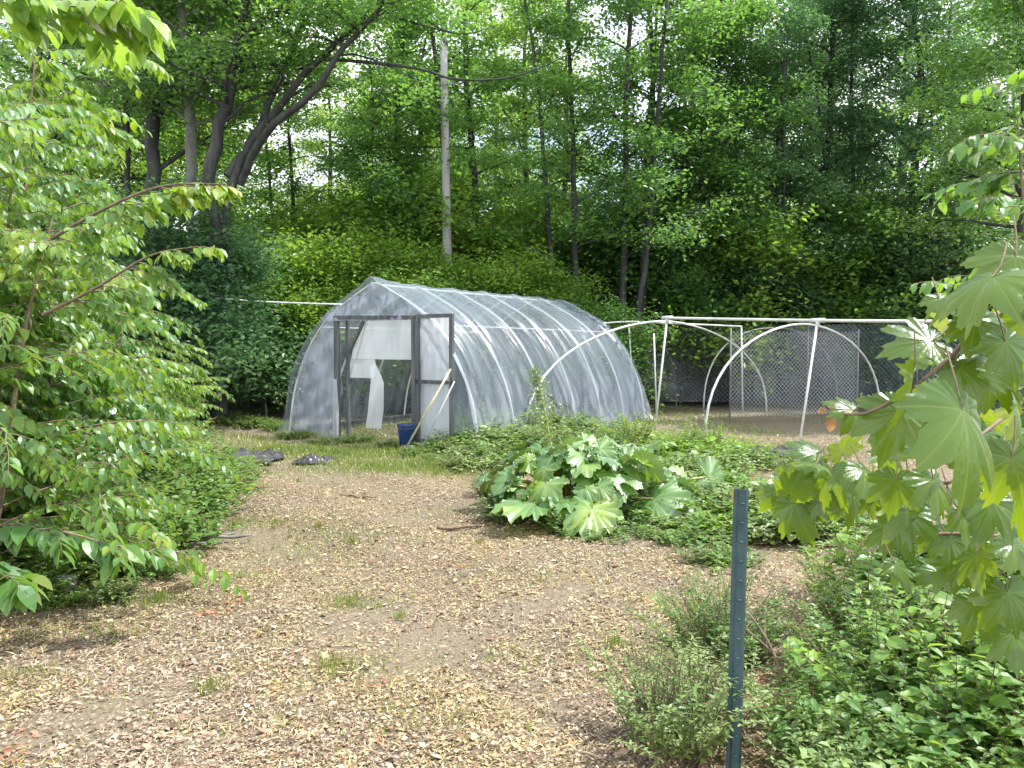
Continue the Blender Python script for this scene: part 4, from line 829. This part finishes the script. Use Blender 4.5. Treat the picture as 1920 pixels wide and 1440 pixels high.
# undergrowth beneath the saplings
for i, (x, y, s, k) in enumerate([(-3.2, 4.9, 1.1, 'broad'), (-3.6, 5.7, 1.4, 'fine'), (-2.85, 4.55, .6, 'broad'), (-4.3, 5.6, 1.6, 'broad'), (-2.35, 5.15, .5, 'low'), (-2.7, 5.1, .6, 'broad'), (-2.5, 5.9, .7, 'broad'), (-2.75, 6.6, .8, 'broad'), (-2.95, 5.4, .9, 'fine'), (-2.9, 7.3, .9, 'broad'), (-3.05, 8.1, .9, 'broad'), (-3.4, 9.3, 1., 'low'), (-3.3, 5.6, .8, 'broad'), (-2.75, 5.5, .75, 'broad'), (-3.0, 6.2, .95, 'broad'), (-3.6, 6.5, 1.1, 'fine'), (-3.1, 6.9, .95, 'broad'), (-3.2, 7.6, 1.0, 'broad'), (-3.7, 7.8, 1.1, 'fine'), (-3.5, 8.5, 1.0, 'broad'), (-3.9, 9.0, 1.1, 'broad'), (-4.4, 9.4, 1.3, 'fine'), (-4.6, 8.4, 1.4, 'broad'), (-4.0, 5.2, 1.2, 'fine'), (-4.7, 6.2, 1.5, 'fine'), (-5.2, 7.6, 1.7, 'fine'), (-4.7, 10.2, 1.3, 'broad'), (-5.6, 10.8, 1.7, 'fine')]):
    bush(k, P0_(x, y), s, r.uniform(0, 6), 'dense green undergrowth bush below the left saplings', 'undergrowth below the left saplings')
bush('low', gr(115, 1130), .45, 0, 'small dark leafed plant in front of the grey edging', name='leafy_plant', cat='plant')
bush('low', gr(205, 1120), .5, 1, 'tuft of pale grassy leaves beside the small dark leafed plant', leafm='leaf_pale', name='grass_tuft', cat='grass tuft')
# small grass tufts on the clearing
def tuft_mesh(seed):
    r = rs(seed); n = 60; P = np.stack([r.normal(0, .03, n), r.normal(0, .03, n), np.zeros(n)], -1); a = r.rand(n)*2*PI
    D = np.stack([np.cos(a)*r.uniform(.1, .9, n), np.sin(a)*r.uniform(.1, .9, n), np.ones(n)], -1); b = Buf(); place(b, T_ovate(.03, .45, 3), P, D, np.stack([np.cos(a), np.sin(a), -.2+0*a], -1), r.uniform(.03, .085, n)); return mesh('grass_tuft', b, 'grass')
TM = [tuft_mesh(i) for i in range(3)]
for i, (px, py) in enumerate([(650, 1135), (600, 990), (515, 985), (660, 1020), (440, 990), (410, 1085), (300, 1130), (40, 1275), (630, 1260), (1300, 1140), (1150, 1215), (900, 1020), (700, 905), (820, 890), (560, 905), (395, 1300), (750, 1160), (1010, 1100)]):
    o = ob('grass_tuft', TM[i % 3], loc=gr(px, py)); o.rotation_euler[2] = i*1.3; k = rs(i).uniform(.6, 1.3); o.scale = (k, k, k*.8); tag(o, 'small yellow green grass tuft on the bare clearing', 'grass tuft', 'grass tufts on the clearing')

# ------------------------------------------------------------------ rhubarb
def rhubarb():
    r = rs(61); base = gr(1085, 960); o = root('rhubarb_plant', 'large rhubarb plant with broad ruffled leaves at the edge of the clearing', 'plant', base)
    q = np.array(base); TT = [rhub_T(i) for i in range(8)]; tgt = []
    for k in range(105):
        a = r.uniform(0, 2*PI); rr = .95*r.rand()**.55; x = math.cos(a)*rr*.95; y = math.sin(a)*rr*.75; z = .40*(1-(rr/1.1)**2)+r.uniform(.05, .22); tgt.append((x, y, z+.05, r.uniform(.12, .25)))
    # the ones the photo shows clearly
    for px, py, Y, s in [(945, 915, 7.0, .40), (1000, 965, 6.4, .46), (990, 865, 7.4, .36), (1190, 850, 7.9, .50), (1170, 875, 7.6, .42), (1060, 940, 6.5, .44), (1225, 955, 6.6, .42), (1130, 850, 7.6, .40), (1285, 905, 7.1, .36), (1110, 985, 6.2, .40), (1330, 900, 7.3, .38)]:
        p = np.array(at(px, py, Y))-q; tgt.append((p[0], p[1], max(.22, p[2]+.03), s*.8))
    ww = Buf(); per = {i: [] for i in range(8)}
    for i, (x, y, z, s) in enumerate(tgt):
        p = np.array([x, y, z]); h = np.array([x, y, 0]); hd = nrm(h+1e-3) if np.linalg.norm(h) > .05 else np.array([1, 0, 0.])
        b0 = hd*.08+[r.normal(0, .04), r.normal(0, .04), -.02]; tube(ww, [b0, b0*.5+p*.5+[0, 0, .08], p], [.017, .014, .009], 6, 7)
        d = nrm(hd+np.array([r.normal(0, .35), r.normal(0, .35), r.uniform(-.8, .35)])); nn = np.array([0, 0, 1.])+r.normal(0, .38, 3)+hd*.3
        per[i % 8].append((p, d, nn, s))
    UV = []; b = Buf()
    for i in range(8):
        if per[i]:
            place(b, TT[i], *[np.array([e[j] for e in per[i]]) for j in range(4)]); UV.append(np.tile(TT[i][0][:, :2], (len(per[i]), 1)))
    ob('leaves', mesh('leaves', b, 'leaf_rhubarb', True, np.concatenate(UV)), o); ob('stalks', mesh('stalks', ww, 'petiole', True), o)
    # flower stalk
    w = Buf(); top = np.array(at(1003, 690, 7.3))-q; b0 = np.array([top[0]+.2, top[1], .1]); tube(w, [b0, (b0+top)/2+[.03, 0, 0], top], [.012, .010, .006], 6, 10); ob('flower_stalk', mesh('flower_stalk', w, 'petiole', True), o)
    n = 1100; t = r.rand(n)**.8; P = b0+(top-b0)*(.4+.6*t)[:, None]+r.normal(0, .06, (n, 3))*(1.25-.8*t)[:, None]*(.6+.6*np.sin(t*19)**2)[:, None]
    b = Buf(); place(b, T_ovate(.3, .2, 2), P, r.normal(0, 1, (n, 3)), r.normal(0, 1, (n, 3))+[0, 0, 1], r.uniform(.012, .04, n)); ob('flower_head', mesh('flower_head', b, 'leaf_pale'), o)
rhubarb()

# ------------------------------------------------------------------ maple in the right foreground
MT = [maple_T(i) for i in range(6)]
def single_leaf(T, s, mat, name='leaf', parent=None, loc=(0, 0, 0), D=(1, 0, 0), Nn=(0, 0, 1)):
    b = Buf(); place(b, T, [np.zeros(3)], [D], [Nn], [s]); return ob(name, mesh(name, b, mat, True, T[0][:, :2]), parent, loc)
def maple():
    r = rs(71); base = (1.75, 2.1, 0); q = np.array(base); o = root('maple_sapling', 'maple sapling with big backlit leaves filling the right foreground', 'sapling', base)
    w = Buf()
    def br(pts, r0, n=14): tube(w, [np.array(at(*p))-q for p in pts], np.linspace(r0, .0025, len(pts)), 6, n)
    tube(w, [(0, 0, -.02), (.0, -.05, .5), (-.03, -.15, 1.0), (-.02, -.25, 1.5), (0, -.3, 2.2)], [.022, .02, .017, .014, .008], 8, 14)
    br([(2080, 520, 1.75), (1925, 560, 1.5), (1840, 610, 1.35), (1760, 690, 1.3), (1640, 770, 1.35), (1575, 775, 1.4)], .006)
    br([(2100, 720, 1.9), (1960, 730, 1.7), (1860, 800, 1.5), (1800, 850, 1.45)], .006)
    br([(2080, 960, 1.9), (1900, 900, 1.8), (1700, 910, 1.9), (1560, 890, 2.1), (1480, 905, 2.2)], .007)
    br([(2060, 1060, 1.9), (1900, 1010, 1.9), (1780, 1000, 1.9), (1700, 1010, 1.9)], .006)
    L_ = []  # px, py of the stalk end, Y, size in photo px, tip direction (deg, 0 = right, -90 = down), yellow
    for t in [(1805, 770, 1.15, 215, -85), (1712, 705, 1.3, 150, -95), (1745, 640, 1.35, 130, 190), (1800, 690, 1.3, 110, -30), (1860, 520, 1.25, 170, 205), (1905, 480, 1.3, 150, -120), (1830, 600, 1.3, 120, -80),
              (1885, 640, 1.25, 120, -70), (1690, 770, 1.35, 150, -110), (1600, 770, 1.4, 70, 185), (1895, 860, 1.3, 130, -100), (1750, 900, 1.5, 110, -80), (1860, 940, 1.6, 120, -120), (1800, 960, 1.6, 110, -60), (1680, 900, 1.6, 100, -100),
              (1620, 880, 1.8, 85, -70), (1560, 890, 1.9, 90, -110), (1500, 900, 2.0, 90, -60), (1475, 915, 2.1, 80, -80), (1490, 945, 2.0, 110, -85), (1580, 850, 2.0, 80, 100), (1530, 850, 2.0, 75, 170),
              (1650, 850, 1.9, 80, 60), (1600, 930, 1.9, 90, -95), (1740, 960, 1.8, 95, -100), (1900, 1020, 1.7, 110, -80), (1830, 1040, 1.8, 100, -110), (1890, 1110, 1.8, 110, -100), (1830, 1130, 1.9, 100, -70), (1800, 1060, 1.9, 80, -140), (1905, 760, 1.4, 130, -70), (1860, 700, 1.4, 120, -60),
              (1780, 1010, 1.9, 90, -60), (1700, 960, 1.8, 90, -100), (1760, 560, 1.9, 60, -90), (1900, 1190, 1.9, 100, -90), (1780, 620, 1.5, 70, 120), (1920, 600, 1.4, 130, -100), (1920, 920, 1.5, 140, -110)]:
        L_.append(t)
    for _ in range(60):
        t = r.rand(); px = 1480+440*t+r.normal(0, 25); py = r.uniform(870, 960) if t < .45 else r.uniform(560+300*(1-t), 1080); L_.append((px, py, r.uniform(1.7, 2.3), r.uniform(40, 85), r.choice([-90, -110, -70, 180, 0, 60])+r.normal(0, 20)))
    for i, (px, py, Y, s, dg) in enumerate(L_):
        p = np.array(at(px, py, Y))-q; a = R(dg+r.uniform(-12, 12)); d = np.array([math.cos(a), r.uniform(-.75, -.1), math.sin(a)*.9])
        nn = np.array([r.normal(0, .45), -.5+r.normal(0, .45), .8]); size = s/F*Y*(.92 if s > 200 else .76)
        single_leaf(MT[i % 6], size, 'leaf_maple', 'leaf', o, tuple(p), d, nn)
        tube(w, [p, p-nrm(d)*size*.25+[0, 0, .01], p-nrm(d)*size*.5+[0, .01, .03]], [.0012, .0014, .0016], 5, 5)
    ob('stem', mesh('stem', w, 'twig', True), o)
    # small red new leaves at the tip
    c = Buf(); n = 5; tips = [np.array(at(px, py, 1.42))-q for px, py in ((1548, 768), (1560, 780), (1570, 772), (1585, 790), (1555, 762))]
    place(c, T_ovate(.34, .3, 4), tips, r.normal(0, 1, (n, 3)), r.normal(0, .3, (n, 3))+[0, -.6, .7], [.02, .03, .03, .022, .02]); ob('young_leaves', mesh('young_leaves', c, 'leaf_red'), o)
maple()
# small leaved sapling at the right edge
put_sap('sapling', 'small leaved sapling at the right edge above the maple', (2.85, 4.2, 0),
        sapling(36, [st(0, 0, 2.7, -.2, 0, .02), st(.2, .1, 3.2, .1, .1, .02)], 14, .75, .075, t0=.35, az=PI, azs=1.5, per=12, sub=4), 'leaf_near')

# ------------------------------------------------------------------ green metal post
o = root('metal_post', 'dark green painted metal fence post in the right foreground', 'post', (0, 0, 0)); Pt = at(1390, 916, 2.8); Pb = at(1376, 1460, 2.72)
o.location = (Pb.x-.004, Pb.y, 0); q = np.array(o.location); top = np.array(Pt)-q
def upost(b, A, B, w, d):
    """U channel with lips"""
    A = np.array(A, float); B = np.array(B, float); pr = [(-w/2, 0), (-w*.28, -.004), (-w*.24, -d), (w*.24, -d), (w*.28, -.004), (w/2, 0), (w/2, .003), (w*.24, .0), (w*.20, -d+.003), (-w*.20, -d+.003), (-w*.24, .0), (-w/2, .003)]
    n = len(pr); V = [A+[x, y, 0] for x, y in pr]+[B+[x, y, 0] for x, y in pr]
    b.add(V, [(i, (i+1) % n, n+(i+1) % n, n+i) for i in range(n)]+[(n+0, n+1, n+10, n+11), (n+1, n+2, n+9, n+10), (n+2, n+3, n+8, n+9), (n+3, n+4, n+7, n+8), (n+4, n+5, n+6, n+7)])
b = Buf(); upost(b, (0, 0, -.1), top, .054, .02)
for i in range(14):
    t = .05+i*.068; c = top*(1-t)+np.array([0, 0, 0])*t; tube(b, [c+[-.006, -.0215, 0], c+[.006, -.0215, 0]], [.0035]*2, 6, cap=True)
ob('channel', mesh('channel', b, 'greenpaint'), o)
b = Buf(); box(b, top[0]-.030, top[0]-.0275, top[1]-.004, top[1]+.004, top[2]-.05, top[2]-.003); ob('orange_mark', mesh('orange_mark', b, 'orange'), o)

# ------------------------------------------------------------------ small things on the ground
def crumple(name, label, px, py, sx, sy, h, mat, seed, cat, Y=None):
    r = rs(seed); c = gr(px, py); n = 40; V = []
    ph = r.uniform(0, 6, 8)
    for i in range(n):
        for j in range(n):
            u = i/(n-1)*2-1; v = j/(n-1)*2-1; e = max(0, 1-(abs(u)**3+abs(v)**3)*.9)
            z = h*e*(.5+.25*math.sin(5*u+ph[0]+3*v)+.2*math.sin(11*v+ph[1]-4*u)+.15*math.sin(17*u+9*v+ph[2]))
            V.append((u*sx*(1+.08*math.sin(7*v+ph[3])), v*sy*(1+.1*math.sin(6*u+ph[4])), max(.012, z)+.02))
    b = Buf(); i = np.arange(n-1)[:, None]*n+np.arange(n-1)[None]; b.add(V, np.stack([i, i+n, i+n+1, i+1], -1).reshape(-1, 4))
    return tag(ob(name, mesh(name, b, mat, True), loc=c), label, cat)
crumple('black_sheeting', 'crumpled black plastic sheeting lying left of the greenhouse', 455, 862, .52, .55, .14, 'black', 1, 'plastic sheet')
crumple('black_sheeting', 'smaller heap of black plastic in front of the greenhouse left corner', 590, 868, .25, .25, .10, 'black', 2, 'plastic sheet')
crumple('black_sheeting', 'black plastic patch behind the near post of the white rail', 1450, 850, .45, .5, .08, 'black', 3, 'plastic sheet')
def stick(a, b_, rad, label, mat='twig', z=.02):
    p0 = np.array(gr(*a)); p1 = np.array(gr(*b_)); r = rs(int(a[0])); d = p1-p0; b = Buf(); pts = [p0*0+d*t+[0, 0, z]+r.normal(0, .008, 3) for t in np.linspace(0, 1, 6)]
    tube(b, pts, np.linspace(rad, rad*.5, 6), 6, 14, cap=True); m = .5*np.linalg.norm(d)
    tube(b, [pts[3], pts[3]+d*.2+[.0, .05, .03]], [rad*.5, rad*.2], 5, cap=True)
    tag(ob('stick', mesh('stick', b, mat, True), loc=tuple(p0)), label, 'stick')
stick((318, 1000), (405, 990), .018, 'uppermost dry stick of the pile beside the undergrowth', 'bark_pale', .05)
stick((330, 1015), (470, 1012), .02, 'longest dry stick of the pile beside the undergrowth', 'bark_pale', .03)
stick((320, 1028), (415, 1022), .018, 'lowest dry stick of the pile beside the undergrowth', 'bark_pale', .02)
stick((820, 996), (930, 986), .016, 'dark stick lying on the clearing left of the rhubarb')
stick((640, 930), (700, 938), .013, 'thin stick lying on the far part of the clearing')
stick((1142, 1070), (1215, 1050), .014, 'dark curved stick lying in front of the rhubarb')
stick((565, 1400), (610, 1372), .006, 'short thin twig at the bottom of the clearing', 'straw')
stick((1240, 892), (1300, 872), .02, 'pale stick lying in the bed right of the rhubarb', 'bark_pale')
stick((1050, 1408), (1130, 1432), .006, 'curved straw stem at the bottom edge beside the small bush', 'straw')
# grey edging board and dark tub at the left
o = root('edging_board', 'grey plastic edging board lying at the left under the leaves', 'edging board', gr(70, 1125))
b = Buf(); beam(b, (-.75, 0, .06), (.22, .02, .06), .03, .11); ob('board', mesh('board', b, 'greyplastic'), o)
b = Buf(); tube(b, [(-.75, 0, .125), (.22, .02, .125)], [.02]*2, 8, cap=True); ob('rounded_edge', mesh('rounded_edge', b, 'greyplastic', True), o)
c0 = gr(20, 1088); o = root('planter_tub', 'dark planter tub half hidden by leaves at the left edge', 'planter', c0)
b = Buf(); tube(b, [(0, 0, 0), (0, 0, .02), (0, 0, .24), (0, 0, .26), (0, 0, .24), (0, 0, .2)], [.2, .22, .26, .275, .25, .24], 24); tube(b, [(0, 0, .21), (0, 0, .215)], [.24, .001], 24, mi=1)
ob('tub', mesh('tub', b, ['black', 'ground'], True), o)
# every member of a group gets the place that singles it out
from bpy_extras.object_utils import world_to_camera_view
bpy.context.view_layer.update()
groups = {}
for o in list(C.objects):
    if o.get('group') and o.get('label'): groups.setdefault((o['group'], o['label']), []).append(o)
for (g, lab), os_ in groups.items():
    if len(os_) < 2: continue
    os_.sort(key=lambda o: world_to_camera_view(sc, cam, o.matrix_world.translation).x)
    for i, o in enumerate(os_): o['label'] = nth(i, len(os_), g)
